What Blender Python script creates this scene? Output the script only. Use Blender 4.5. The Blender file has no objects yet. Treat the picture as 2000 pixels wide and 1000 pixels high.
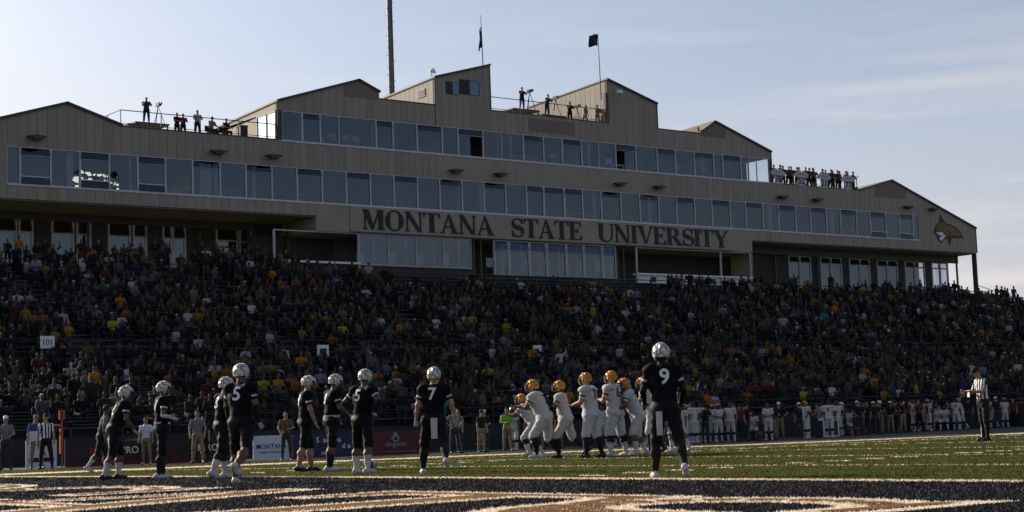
import bpy, bmesh, math, random
import numpy as np
from mathutils import Matrix, Vector
random.seed(7)
RNG = np.random.default_rng(7)
scn = bpy.context.scene
COL = scn.collection
R = math.radians

# ---------------------------------------------------------------- camera
cd = bpy.data.cameras.new('camera'); cam = bpy.data.objects.new('camera', cd); COL.objects.link(cam)
YAW, PIT, ROL, HC = 0.655885724, 0.101975187, -0.0351990682, 0.80890781
fw = Vector((math.sin(YAW)*math.cos(PIT), math.cos(YAW)*math.cos(PIT), math.sin(PIT)))
r0 = Vector((math.cos(YAW), -math.sin(YAW), 0)); u0 = r0.cross(fw)
r1 = r0*math.cos(ROL) + u0*math.sin(ROL); u1 = -r0*math.sin(ROL) + u0*math.cos(ROL)
M = Matrix.Identity(4)
for i in range(3):
    M[i][0] = r1[i]; M[i][1] = u1[i]; M[i][2] = -fw[i]
M[2][3] = HC
cam.matrix_world = M
cd.sensor_width = 36.0; cd.lens = 3236.99/2000*36.0; cd.clip_start = 0.1; cd.clip_end = 6000
scn.camera = cam

# ---------------------------------------------------------------- sky, sun, exposure
SUN_AZ, SUN_EL = R(-13.0), R(24.5)          # azimuth clockwise from +Y
sdir = Vector((math.sin(SUN_AZ)*math.cos(SUN_EL), math.cos(SUN_AZ)*math.cos(SUN_EL), math.sin(SUN_EL)))
world = bpy.data.worlds.new('World'); scn.world = world; world.use_nodes = True
nt = world.node_tree; nt.nodes.clear()
wo = nt.nodes.new('ShaderNodeOutputWorld'); bg = nt.nodes.new('ShaderNodeBackground')
sky = nt.nodes.new('ShaderNodeTexSky'); sky.sky_type = 'NISHITA'; sky.sun_disc = False
sky.sun_elevation = SUN_EL; sky.sun_rotation = SUN_AZ
sky.altitude = 1500; sky.air_density = 1.0; sky.dust_density = 6.5; sky.ozone_density = 1.0
tc = nt.nodes.new('ShaderNodeTexCoord')
mp = nt.nodes.new('ShaderNodeMapping'); mp.inputs['Scale'].default_value = (1.3, 1.3, 16.0)
mp.inputs['Rotation'].default_value = (R(3), R(-5), R(20))
nz = nt.nodes.new('ShaderNodeTexNoise'); nz.inputs['Scale'].default_value = 2.1; nz.inputs['Detail'].default_value = 7; nz.inputs['Roughness'].default_value = .55
cr = nt.nodes.new('ShaderNodeValToRGB'); cr.color_ramp.elements[0].position = .50; cr.color_ramp.elements[1].position = .70
cr.color_ramp.elements[1].color = (.55, .55, .55, 1)
mx = nt.nodes.new('ShaderNodeMix'); mx.data_type = 'RGBA'; mx.blend_type = 'MIX'
mx.inputs['B'].default_value = (7.0, 6.3, 6.1, 1)
nt.links.new(tc.outputs['Generated'], mp.inputs['Vector']); nt.links.new(mp.outputs[0], nz.inputs['Vector'])
nt.links.new(nz.outputs['Fac'], cr.inputs[0])
# thin cloud and haze lie low over the horizon, all the way round
sx = nt.nodes.new('ShaderNodeSeparateXYZ'); nt.links.new(tc.outputs['Generated'], sx.inputs[0])
lowc = nt.nodes.new('ShaderNodeMapRange'); lowc.inputs['From Min'].default_value = .26; lowc.inputs['From Max'].default_value = .15
nt.links.new(sx.outputs['Z'], lowc.inputs['Value'])
cm_ = nt.nodes.new('ShaderNodeMath'); cm_.operation = 'MULTIPLY'; nt.links.new(cr.outputs[0], cm_.inputs[0]); nt.links.new(lowc.outputs[0], cm_.inputs[1])
hz = nt.nodes.new('ShaderNodeMapRange'); hz.inputs['From Min'].default_value = .24; hz.inputs['From Max'].default_value = .02; hz.inputs['To Min'].default_value = .16; hz.inputs['To Max'].default_value = .85
nt.links.new(sx.outputs['Z'], hz.inputs['Value'])
mh = nt.nodes.new('ShaderNodeMix'); mh.data_type = 'RGBA'; mh.inputs['B'].default_value = (4.95, 4.8, 5.35, 1)
nt.links.new(hz.outputs[0], mh.inputs['Factor']); nt.links.new(cm_.outputs[0], mx.inputs['Factor'])
nt.links.new(sky.outputs[0], mh.inputs['A']); nt.links.new(mh.outputs['Result'], mx.inputs['A']); nt.links.new(mx.outputs['Result'], bg.inputs['Color'])
bg.inputs['Strength'].default_value = 0.094
nt.links.new(bg.outputs[0], wo.inputs[0])
sl = bpy.data.lights.new('sun', 'SUN'); sun = bpy.data.objects.new('sun', sl); COL.objects.link(sun)
sl.energy = 5.0; sl.angle = R(.55); sl.color = (1.0, .90, .76)
sun.rotation_euler = sdir.to_track_quat('Z', 'Y').to_euler()
scn.view_settings.view_transform = 'Standard'; scn.view_settings.look = 'None'
scn.view_settings.gamma = 1; scn.view_settings.exposure = 0.5
scn.view_settings.use_curve_mapping = False

# ---------------------------------------------------------------- helpers
def mat(name, col, rough=.8, var=.25, scale=3.0, bump=0.0, bscale=40.0, spec=.3, metal=0.0, objcol=False, attr=None, inst=None, col2=None, streak=False):
    m = bpy.data.materials.new(name); m.use_nodes = True; t = m.node_tree
    b = t.nodes['Principled BSDF']; b.inputs['Roughness'].default_value = rough
    b.inputs['Specular IOR Level'].default_value = spec; b.inputs['Metallic'].default_value = metal
    tx = t.nodes.new('ShaderNodeTexCoord'); n = t.nodes.new('ShaderNodeTexNoise')
    n.inputs['Scale'].default_value = scale; n.inputs['Detail'].default_value = 5
    g = t.nodes.new('ShaderNodeNewGeometry')
    if streak:      # weather streaks run down the sheet, each sheet faded a little differently
        sm_ = t.nodes.new('ShaderNodeVectorMath'); sm_.operation = 'MULTIPLY'; sm_.inputs[1].default_value = (1, 1, .12); oi = t.nodes.new('ShaderNodeObjectInfo')
        sa = t.nodes.new('ShaderNodeVectorMath'); sa.operation = 'ADD'; t.links.new(g.outputs['Position'], sm_.inputs[0]); t.links.new(sm_.outputs[0], sa.inputs[0])
        rm_ = t.nodes.new('ShaderNodeMath'); rm_.operation = 'MULTIPLY'; rm_.inputs[1].default_value = 9.0; t.links.new(oi.outputs['Random'], rm_.inputs[0]); t.links.new(rm_.outputs[0], sa.inputs[1]); t.links.new(sa.outputs[0], n.inputs['Vector'])
    else: t.links.new(g.outputs['Position'], n.inputs['Vector'])
    if objcol or attr or inst:
        if inst:
            s = t.nodes.new('ShaderNodeAttribute'); s.attribute_type = 'INSTANCER'; s.attribute_name = inst
        elif attr:
            s = t.nodes.new('ShaderNodeAttribute'); s.attribute_name = attr
        else:
            s = t.nodes.new('ShaderNodeObjectInfo')
        src = s.outputs['Color']
    else:
        s = t.nodes.new('ShaderNodeRGB'); s.outputs[0].default_value = (*col, 1); src = s.outputs[0]
    mr = t.nodes.new('ShaderNodeMapRange'); mr.inputs['To Min'].default_value = 1-var; mr.inputs['To Max'].default_value = 1+var
    mr.inputs['From Min'].default_value = .3; mr.inputs['From Max'].default_value = .7
    t.links.new(n.outputs['Fac'], mr.inputs['Value'])
    if col2 is not None:
        k = t.nodes.new('ShaderNodeMix'); k.data_type = 'RGBA'
        k.inputs['B'].default_value = (*col2, 1); t.links.new(src, k.inputs['A'])
        r2 = t.nodes.new('ShaderNodeMapRange'); r2.inputs['From Min'].default_value = .42; r2.inputs['From Max'].default_value = .58
        t.links.new(n.outputs['Fac'], r2.inputs['Value']); t.links.new(r2.outputs[0], k.inputs['Factor'])
        src = k.outputs['Result']
    v = t.nodes.new('ShaderNodeVectorMath'); v.operation = 'SCALE'
    t.links.new(src, v.inputs[0]); t.links.new(mr.outputs[0], v.inputs['Scale'])
    t.links.new(v.outputs[0], b.inputs['Base Color'])
    if bump:
        n2 = t.nodes.new('ShaderNodeTexNoise'); n2.inputs['Scale'].default_value = bscale; n2.inputs['Detail'].default_value = 4
        t.links.new(g.outputs['Position'], n2.inputs['Vector'])
        bp = t.nodes.new('ShaderNodeBump'); bp.inputs['Strength'].default_value = bump; bp.inputs['Distance'].default_value = .02
        t.links.new(n2.outputs['Fac'], bp.inputs['Height']); t.links.new(bp.outputs[0], b.inputs['Normal'])
    return m

def glass(name, tint=(.25, .3, .36), refl=.22):
    m = bpy.data.materials.new(name); m.use_nodes = True; t = m.node_tree; t.nodes.clear()
    o = t.nodes.new('ShaderNodeOutputMaterial'); x = t.nodes.new('ShaderNodeMixShader')
    a = t.nodes.new('ShaderNodeBsdfTransparent'); a.inputs[0].default_value = (*tint, 1)
    g = t.nodes.new('ShaderNodeBsdfGlossy'); g.inputs['Roughness'].default_value = .01; g.inputs['Color'].default_value = (.70, .84, 1, 1)
    n = t.nodes.new('ShaderNodeTexNoise'); n.inputs['Scale'].default_value = .7; ge = t.nodes.new('ShaderNodeNewGeometry')
    bp = t.nodes.new('ShaderNodeBump'); bp.inputs['Strength'].default_value = .045; bp.inputs['Distance'].default_value = .05
    t.links.new(ge.outputs['Position'], n.inputs['Vector']); t.links.new(n.outputs['Fac'], bp.inputs['Height']); t.links.new(bp.outputs[0], g.inputs['Normal'])
    f = t.nodes.new('ShaderNodeFresnel'); f.inputs[0].default_value = 1.5
    ad = t.nodes.new('ShaderNodeMath'); ad.operation = 'ADD'; ad.inputs[1].default_value = refl
    t.links.new(f.outputs[0], ad.inputs[0]); t.links.new(ad.outputs[0], x.inputs[0])
    t.links.new(a.outputs[0], x.inputs[1]); t.links.new(g.outputs[0], x.inputs[2]); t.links.new(x.outputs[0], o.inputs[0])
    return m

def emit(name, col, st):
    m = bpy.data.materials.new(name); m.use_nodes = True; t = m.node_tree; b = t.nodes['Principled BSDF']
    b.inputs['Base Color'].default_value = (.8, .8, .8, 1); b.inputs['Emission Color'].default_value = (*col, 1); b.inputs['Emission Strength'].default_value = st
    return m

def tag(o, label=None, cat=None, group=None, kind=None):
    if label: o['label'] = label
    if cat: o['category'] = cat
    if group: o['group'] = group
    if kind: o['kind'] = kind
    return o

def empty(name, loc, rz=0.0, label=None, cat=None, group=None):
    o = bpy.data.objects.new(name, None); COL.objects.link(o); o.location = loc; o.rotation_euler = (0, 0, rz)
    o.empty_display_size = .2
    return tag(o, label, cat, group)

def link(name, me, parent=None, loc=(0, 0, 0), rz=0.0):
    o = bpy.data.objects.new(name, me); COL.objects.link(o); o.location = loc; o.rotation_euler = (0, 0, rz)
    if parent: o.parent = parent
    return o

class MB:
    """collects boxes, bars, tubes and prisms, then links them as one mesh object"""
    def __init__(s): s.v = []; s.f = []; s.m = []
    def add(s, vs, fs, mi=0):
        n = len(s.v); s.v += [tuple(v) for v in vs]; s.f += [tuple(i+n for i in f) for f in fs]; s.m += [mi]*len(fs); return s
    def box(s, x0, x1, y0, y1, z0, z1, mi=0):
        return s.add([(x0,y0,z0),(x1,y0,z0),(x1,y1,z0),(x0,y1,z0),(x0,y0,z1),(x1,y0,z1),(x1,y1,z1),(x0,y1,z1)],
                     [(0,3,2,1),(4,5,6,7),(0,1,5,4),(1,2,6,5),(2,3,7,6),(3,0,4,7)], mi)
    def bar(s, a, b, w=.05, h=None, mi=0):
        h = h or w; a = Vector(a); b = Vector(b); d = (b-a).normalized()
        up = Vector((0,0,1)) if abs(d.z) < .95 else Vector((0,1,0))
        x = d.cross(up).normalized()*w/2; y = x.cross(d).normalized()*h/2
        vs = [p+sx*x+sy*y for p in (a, b) for sx, sy in ((-1,-1),(1,-1),(1,1),(-1,1))]
        return s.add(vs, [(0,1,2,3),(7,6,5,4),(0,4,5,1),(1,5,6,2),(2,6,7,3),(3,7,4,0)], mi)
    def tube(s, pts, r, n=6, mi=0):
        pts = [Vector(p) for p in pts]; rs = r if hasattr(r, '__len__') else [r]*len(pts); vs = []; fs = []
        for i, p in enumerate(pts):
            d = (pts[min(i+1, len(pts)-1)]-pts[max(i-1, 0)]).normalized()
            up = Vector((0,0,1)) if abs(d.z) < .9 else Vector((0,1,0))
            x = d.cross(up).normalized(); y = x.cross(d)
            vs += [p+(x*math.cos(2*math.pi*k/n)+y*math.sin(2*math.pi*k/n))*rs[i] for k in range(n)]
        for i in range(len(pts)-1):
            fs += [(i*n+k, i*n+(k+1)%n, (i+1)*n+(k+1)%n, (i+1)*n+k) for k in range(n)]
        fs += [tuple(range(n))[::-1], tuple((len(pts)-1)*n+k for k in range(n))]
        return s.add(vs, fs, mi)
    def prism_y(s, poly, y0, y1, mi=0):     # polygon in (x, z) extruded along y
        n = len(poly)
        return s.add([(x, y0, z) for x, z in poly]+[(x, y1, z) for x, z in poly],
                     [tuple(range(n)), tuple(range(2*n-1, n-1, -1))]+[(i, i+n, (i+1) % n+n, (i+1) % n) for i in range(n)], mi)
    def prism_x(s, poly, x0, x1, mi=0):     # polygon in (y, z) extruded along x
        n = len(poly)
        return s.add([(x0, y, z) for y, z in poly]+[(x1, y, z) for y, z in poly],
                     [tuple(range(n))[::-1], tuple(range(n, 2*n))]+[(i, (i+1) % n, (i+1) % n+n, i+n) for i in range(n)], mi)
    def mesh(s, name, mats, smooth=False, fix=True):
        me = bpy.data.meshes.new(name); me.from_pydata(s.v, [], s.f)
        for m in (mats if isinstance(mats, (list, tuple)) else [mats]): me.materials.append(m)
        if len(set(s.m)) > 1: me.polygons.foreach_set('material_index', s.m)
        if smooth: me.polygons.foreach_set('use_smooth', [True]*len(s.f))
        if len(s.f) == 1: return me
        bm = bmesh.new(); bm.from_mesh(me); bmesh.ops.recalc_face_normals(bm, faces=bm.faces); bm.to_mesh(me); bm.free()
        return me
    def build(s, name, mats, parent=None, loc=(0, 0, 0), rz=0.0, smooth=False):
        return link(name, s.mesh(name, mats, smooth), parent, loc, rz)

_texts = {}
def text_mesh(txt, size, bold=0.0, extrude=0.0, align='CENTER', maxedge=None):
    """flat lettering in the x/z plane, reading from -y"""
    ck = (txt, round(size, 4), round(bold, 5), align, maxedge)
    if ck in _texts: return _texts[ck].copy()
    c = bpy.data.curves.new('t', 'FONT'); c.body = txt; c.size = size; c.align_x = align; c.offset = bold; c.extrude = extrude
    c.resolution_u = 3; c.fill_mode = 'BOTH' if extrude else 'FRONT'
    o = bpy.data.objects.new('t', c); COL.objects.link(o)
    dg = bpy.context.evaluated_depsgraph_get(); dg.update()
    me = bpy.data.meshes.new_from_object(o.evaluated_get(dg))
    bpy.data.objects.remove(o); bpy.data.curves.remove(c)
    bm = bmesh.new(); bm.from_mesh(me)
    if maxedge:
        for _ in range(4):
            es = [e for e in bm.edges if e.calc_length() > maxedge]
            if not es: break
            bmesh.ops.subdivide_edges(bm, edges=es, cuts=1); bmesh.ops.triangulate(bm, faces=bm.faces)
    bmesh.ops.rotate(bm, verts=bm.verts, cent=(0,0,0), matrix=Matrix.Rotation(R(90), 3, 'X'))
    bm.to_mesh(me); bm.free(); me.materials.clear(); _texts[ck] = me
    return me.copy()

for _t in '9 7 5 3 2 11 8 0 6 72 64 4'.split(): text_mesh(_t, .30, .022*.30, maxedge=.05)     # made while the scene is still empty
text_mesh('51', .26, .022*.26, maxedge=.05)
for _t, _s, _a in (('LIVE FREE FR', .12, 'CENTER'), ('PRO', .36, 'CENTER'), ('CHIRO', .36, 'LEFT'), ('HIRO', .36, 'LEFT'), ('MONTANA', .26, 'CENTER'), ('CHEVY DEALERS', .145, 'CENTER'), ('S  ac   ou', .30, 'CENTER'), ('d o', .30, 'CENTER'), ('re', .24, 'CENTER'), ('allegiance', .27, 'CENTER'), ('A', .30, 'CENTER')): text_mesh(_t, _s, .012*_s, align=_a)
for _t in ('78', '52', '21', '77'): text_mesh(_t, .82, .02)
text_mesh('101', .40, .006)
def ORD(n):
    w = ['first','second','third','fourth','fifth','sixth','seventh','eighth','ninth','tenth','eleventh','twelfth','thirteenth','fourteenth','fifteenth','sixteenth','seventeenth','eighteenth','nineteenth']
    t = ['','','twenty','thirty','forty','fifty','sixty','seventy','eighty','ninety']
    if n <= 19: return w[n-1]
    if n % 10 == 0: return t[n//10][:-1]+'ieth'
    return t[n//10]+'-'+w[n % 10-1]

def ground_z(X, Y):
    t = min(max((Y-26)/22, 0), 1); s = t*t*(3-2*t)
    return -s*(.08+.0065*min(max(X-19, -30), 42))
# ---------------------------------------------------------------- materials
M_turf   = mat('turf_green', (.047, .059, .018), .85, .30, 1.6, .9, 90, spec=.15)
M_navy   = mat('turf_navy', (.011, .0115, .016), .8, .5, 9, 1.0, 80, spec=.15)
M_paint  = mat('turf_white', (.68, .59, .48), .85, .25, 6, .9, 90, spec=.1)
M_gold   = mat('turf_gold', (.19, .095, .035), .85, .25, 6, .9, 90, spec=.1)
M_apron  = mat('apron_grey', (.028, .028, .028), .9, .2, 1.0, .3, 60)
M_soil   = mat('ground_dry_grass', (.10, .09, .05), .95, .3, .05)
M_side   = mat('siding_tan', (.252, .216, .174), .6, .13, 1.1, .05, 6, spec=.3, streak=True)
M_smooth = mat('panel_tan', (.265, .224, .176), .6, .08, .5, spec=.3)
M_back   = mat('siding_joint', (.13, .107, .083), .8, .1)
M_trim   = mat('trim_dark', (.05, .052, .042), .6, .1)
M_roof   = mat('roof_metal', (.21, .185, .13), .5, .1, .5)
M_louver = mat('louver_brown', (.165, .128, .108), .7, .08, .5)
M_frame  = mat('frame_aluminium', (.42, .42, .43), .45, .08, 2, metal=.2)
M_wframe = mat('frame_white', (.34, .34, .35), .5, .08, 2)
M_glass  = glass('glass_tinted', (.42, .46, .52), .030)
M_glass2 = glass('glass_clear', (.42, .46, .52), .045)
M_glasst = glass('glass_side', (.70, .74, .78), .03)
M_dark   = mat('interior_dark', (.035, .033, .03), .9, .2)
M_inter  = mat('interior_wall', (.12, .11, .10), .9, .2)
M_white  = mat('white_board', (.62, .62, .63), .6, .1)
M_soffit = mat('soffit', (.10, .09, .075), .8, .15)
M_black  = mat('black_paint', (.012, .012, .013), .5, .2)
M_letter = mat('letter_dark', (.009, .008, .0075), .5, .15)
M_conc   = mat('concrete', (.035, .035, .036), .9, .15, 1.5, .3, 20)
M_step   = mat('stand_step', (.02, .021, .024), .8, .2, 1.2)
M_bench  = mat('bench_aluminium', (.06, .062, .066), .5, .15, 2, metal=.4)
M_aisle  = mat('aisle_yellow', (.26, .20, .07), .8, .3, 3)
M_rail   = mat('rail_grey', (.018, .019, .02), .5, .1, metal=.3)
M_steel  = mat('pole_steel', (.11, .115, .12), .5, .08, 1, metal=.4)
M_flag   = mat('flag_navy', (.014, .016, .045), .8, .2)
M_skin   = mat('skin', (.30, .17, .11), .6, .08, 8)
M_skin2  = mat('skin_dark', (.10, .052, .032), .6, .08, 8)
M_jn     = mat('jersey_navy', (.0026, .0028, .0045), .8, .25, 12, spec=.12)
M_pn     = mat('pants_navy', (.003, .0032, .005), .65, .25, 12, spec=.15)
M_hatw   = mat('spectator_cap_white', (.26, .26, .27), .8, .1)
M_jw     = mat('jersey_white', (.42, .40, .395), .75, .08, 12)
M_brown  = mat('trim_brown', (.045, .022, .012), .7, .1)
M_sockw  = mat('sock_white', (.44, .42, .42), .8, .08, 12)
M_shoew  = mat('shoe_white', (.42, .40, .39), .5, .15, 20)
M_shoeb  = mat('shoe_black', (.012, .012, .012), .5, .15, 20)
M_glove  = mat('glove_grey', (.35, .35, .34), .6, .2, 30)
M_gloveb = mat('glove_black', (.02, .02, .02), .6, .2, 30)
M_helw   = mat('helmet_pearl', (.62, .60, .56), .28, .1, 20, spec=.5)
M_helg   = mat('helmet_gold', (.55, .21, .018), .28, .1, 20, spec=.5)
M_mask   = mat('facemask', (.03, .03, .035), .4, .1)
M_numw   = mat('number_white', (.62, .62, .62), .7, .06)
M_numb   = mat('number_brown', (.05, .025, .015), .7, .06)
M_numn   = mat('number_navy', (.012, .014, .035), .7, .06)
M_khaki  = mat('cloth_khaki', (.20, .155, .095), .85, .15, 12)
M_grey   = mat('cloth_grey', (.13, .135, .14), .85, .15, 12)
M_dkgrey = mat('cloth_charcoal', (.03, .031, .034), .85, .15, 12)
M_cblack = mat('cloth_black', (.006, .006, .0065), .8, .2, 12)
M_blue   = mat('cloth_blue', (.03, .05, .14), .85, .15, 12)
M_orange = mat('orange_plastic', (.40, .085, .025), .6, .1)
M_hivis  = mat('hivis_green', (.15, .38, .02), .7, .1)
M_hair   = mat('hair_dark', (.02, .014, .01), .8, .2, 40)
M_maroon = mat('maroon', (.09, .012, .02), .7, .1)
M_eye    = mat('eye_dark', (.02, .015, .012), .4, .1)
M_shirt  = mat('spectator_top', (1, 1, 1), .9, .12, 5, objcol=True)
M_crowd  = mat('crowd_top', (1, 1, 1), .9, .15, 3, inst='tint'); M_crowd2 = mat('crowd_trousers', (1, 1, 1), .9, .15, 3, inst='tint2')
M_jeans  = mat('spectator_trousers', (.014, .015, .02), .9, .25, 2)
M_cskin  = mat('spectator_skin', (.085, .048, .032), .7, .15, 3)

def fibre(m, src_col, amount=.5):      # blades let light through
    n = m.copy(); n.name = m.name+'_fibre'; t = n.node_tree; b = t.nodes['Principled BSDF']; o = [x for x in t.nodes if x.type == 'OUTPUT_MATERIAL'][0]
    for l in list(b.inputs['Normal'].links): t.links.remove(l)
    s = b.inputs['Base Color'].links[0].from_socket; tr = t.nodes.new('ShaderNodeBsdfTranslucent'); x = t.nodes.new('ShaderNodeMixShader'); x.inputs[0].default_value = amount
    v = t.nodes.new('ShaderNodeVectorMath'); v.operation = 'MULTIPLY'; v.inputs[1].default_value = src_col
    t.links.new(s, v.inputs[0]); t.links.new(v.outputs[0], tr.inputs[0]); t.links.new(b.outputs[0], x.inputs[1]); t.links.new(tr.outputs[0], x.inputs[2]); t.links.new(x.outputs[0], o.inputs[0])
    return n
M_turf_f = fibre(M_turf, (1.7, 1.45, 1.1), .55); M_navy_f = fibre(M_navy, (1.3, 1.3, 1.3), .4); M_paint_f = fibre(M_paint, (1.1, 1.05, 1), .5); M_speck = mat('turf_pale_speck', (.11, .105, .10), .8, .5, 30); M_speck_f = fibre(M_speck, (1, 1, 1), .5); M_gold_f = fibre(M_gold, (1.2, 1.1, 1), .5)

# ---------------------------------------------------------------- serif capitals (cap height 1) as lists of convex polygons
TK, TN, SF, SO = .205, .062, .045, .075
def arc(cx, cy, rx, ry, a0, a1, th, n=10):
    out = []; pr = None
    for i in range(n+1):
        a = R(a0+(a1-a0)*i/n); t = th(a) if callable(th) else th
        o = (cx+rx*math.cos(a), cy+ry*math.sin(a)); q = (cx+(rx-t)*math.cos(a), cy+(ry-min(t, TN*1.15 if callable(th) else t))*math.sin(a))
        if pr: out.append([pr[0], o, q, pr[1]])
        pr = (o, q)
    return out
def rect(x0, y0, x1, y1): return [(x0,y0),(x1,y0),(x1,y1),(x0,y1)]
def serif(xa, xb, y, d): # bracketed slab at stem foot (d=+1) or head (d=-1)
    return [[(xa-SO, y), (xb+SO, y), (xb+SO, y+d*SF*.6), (xb, y+d*SF*2), (xa, y+d*SF*2), (xa-SO, y+d*SF*.6)][::d]]
def stem(xa, xb, top=True, bot=True):
    p = [rect(xa, 0, xb, 1)]
    if bot: p += serif(xa, xb, 0, 1)
    if top: p += serif(xa, xb, 1, -1)
    return p
vth = lambda a: TN+(TK*1.05-TN)*abs(math.cos(a))**1.4
def glyph(c):
    if c == 'I': return stem(.08, .08+TK), .37
    if c == 'T': return [rect(.0, .94, .78, 1), [(0,1),(0,.74),(.03,.74),(.10,.94),(.10,1)][::-1], [(.78,1),(.68,1),(.68,.94),(.75,.74),(.78,.74)][::-1]]+stem(.39-TK/2, .39+TK/2, top=False), .80
    if c == 'E': return stem(.08, .08+TK)+[rect(.08, .94, .66, 1), rect(.08, 0, .70, .06), rect(.2, .48, .50, .54), [(.56,.94),(.63,.74),(.66,.74),(.66,.94)], [(.60,.06),(.70,.06),(.70,.27),(.67,.27)], [(.50,.38),(.50,.64),(.47,.64),(.42,.54),(.42,.48),(.47,.38)]], .74
    if c == 'N': return stem(.10, .10+TN, top=False)+stem(.72, .72+TN, bot=False)+[[(.02,1),(.24,1),(.78,0),(.70,-.02),(.60,.03)][::-1]], .90
    if c == 'M': return stem(.10, .10+TN, top=False)+stem(.74, .74+TK)+[[(.02,1),(.28,1),(.53,.16),(.50,0),(.42,0)][::-1], [(.50,0),(.54,.1),(.80,1),(.74,1),(.46,.08)]], 1.03
    if c == 'A': return [[(.06,0),(.06+TN*1.1,0),(.43,.98),(.38,1)], [(.36,1),(.43,1.02),(.80,0),(.80-TK*1.1,0)][::-1], rect(.18, .30, .62, .30+TN)]+serif(.06, .06+TN, 0, 1)+serif(.80-TK*1.1, .80, 0, 1), .88
    if c == 'V': return [[(.06,1),(.06+TK*1.1,1),(.49,.02),(.42,-.02)][::-1], [(.44,0),(.49,0),(.82,1),(.82-TN*1.1,1)]]+serif(.06, .06+TK*1.1, 1, -1)+serif(.82-TN, .82, 1, -1), .88
    if c == 'Y': return [[(.05,1),(.05+TK*1.1,1),(.50,.44),(.50-TK*.9,.40)][::-1], [(.42,.45),(.47,.42),(.82,1),(.82-TN*1.2,1)], rect(.44-TK/2, 0, .44+TK/2, .48)]+serif(.05, .05+TK*1.1, 1, -1)+serif(.82-TN, .82, 1, -1)+serif(.44-TK/2, .44+TK/2, 0, 1), .88
    if c == 'U': return [rect(.08, .32, .08+TK, 1), rect(.74, .32, .74+TN, 1)]+serif(.08, .08+TK, 1, -1)+serif(.74, .74+TN, 1, -1)+arc(.08+.36, .34, .36, .36, 180, 360, lambda a: TN+(TK-TN)*max(0, -math.cos(a))**1.2), .90
    if c == 'O': return arc(.44, .5, .42, .53, 0, 360, vth, 28), .90
    if c == 'C': return arc(.46, .5, .43, .53, 48, 312, vth, 22)+[[(.72,.62),(.79,.62),(.80,1.0),(.74,.96)], [(.72,.38),(.74,.04),(.80,.0),(.79,.38)]], .86
    if c == 'R' or c == 'B':
        b = stem(.08, .08+TK)
        b += [rect(.08, .94, .40, 1), rect(.08, .46, .40, .52)]+arc(.38, .73, .34, .27, -90, 90, lambda a: TN+(TK-TN)*max(0, math.cos(a)), 10)
        if c == 'R': return b+[[(.34,.48),(.54,.50),(.90,0),(.66,0)][::-1], rect(.62, 0, .95, SF)], .92
        return b+[rect(.08, 0, .42, .06)]+arc(.42, .26, .36, .26, -90, 90, lambda a: TN+(TK-TN)*max(0, math.cos(a)), 10), .84
    if c == 'S':
        P = []
        for i in range(29):
            t = i/28
            if t < .5: a = R(30+t*2*240); p = (.34+.25*math.cos(a), .745+.235*math.sin(a))
            else: a = R(90-(t-.5)*2*240); p = (.34+.27*math.cos(a), .265+.245*math.sin(a))
            P.append(p)
        P = P[:13]+[(.34-.02+.0, .5)]+P[16:] if False else P
        out = []; n = len(P); L = []
        for i, p in enumerate(P):
            a = P[max(i-1, 0)]; b = P[min(i+1, n-1)]; d = math.hypot(b[0]-a[0], b[1]-a[1]) or 1
            w = (.035+.085*math.exp(-((i/(n-1)-.5)/.17)**2)); nx, ny = -(b[1]-a[1])/d*w, (b[0]-a[0])/d*w
            L.append(((p[0]+nx, p[1]+ny), (p[0]-nx, p[1]-ny)))
        for i in range(n-1): out.append([L[i][0], L[i+1][0], L[i+1][1], L[i][1]])
        return out+[[(.53,.70),(.59,.70),(.60,1.0),(.55,.96)], [(.04,.33),(.08,.33),(.10,.05),(.04,0)]], .68
    return [], .45
def expand(poly, e):
    n = len(poly); A = sum(poly[i][0]*poly[(i+1)%n][1]-poly[(i+1)%n][0]*poly[i][1] for i in range(n))
    P = poly if A > 0 else poly[::-1]; out = []
    for i in range(n):
        a, b, c = P[i-1], P[i], P[(i+1) % n]
        n1 = (b[1]-a[1], a[0]-b[0]); n2 = (c[1]-b[1], b[0]-c[0])
        l1 = math.hypot(*n1) or 1; l2 = math.hypot(*n2) or 1
        m = (n1[0]/l1+n2[0]/l2, n1[1]/l1+n2[1]/l2); d = max(m[0]*n1[0]/l1+m[1]*n1[1]/l1, .45)
        out.append((b[0]+m[0]*e/d, b[1]+m[1]*e/d))
    return out

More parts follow.
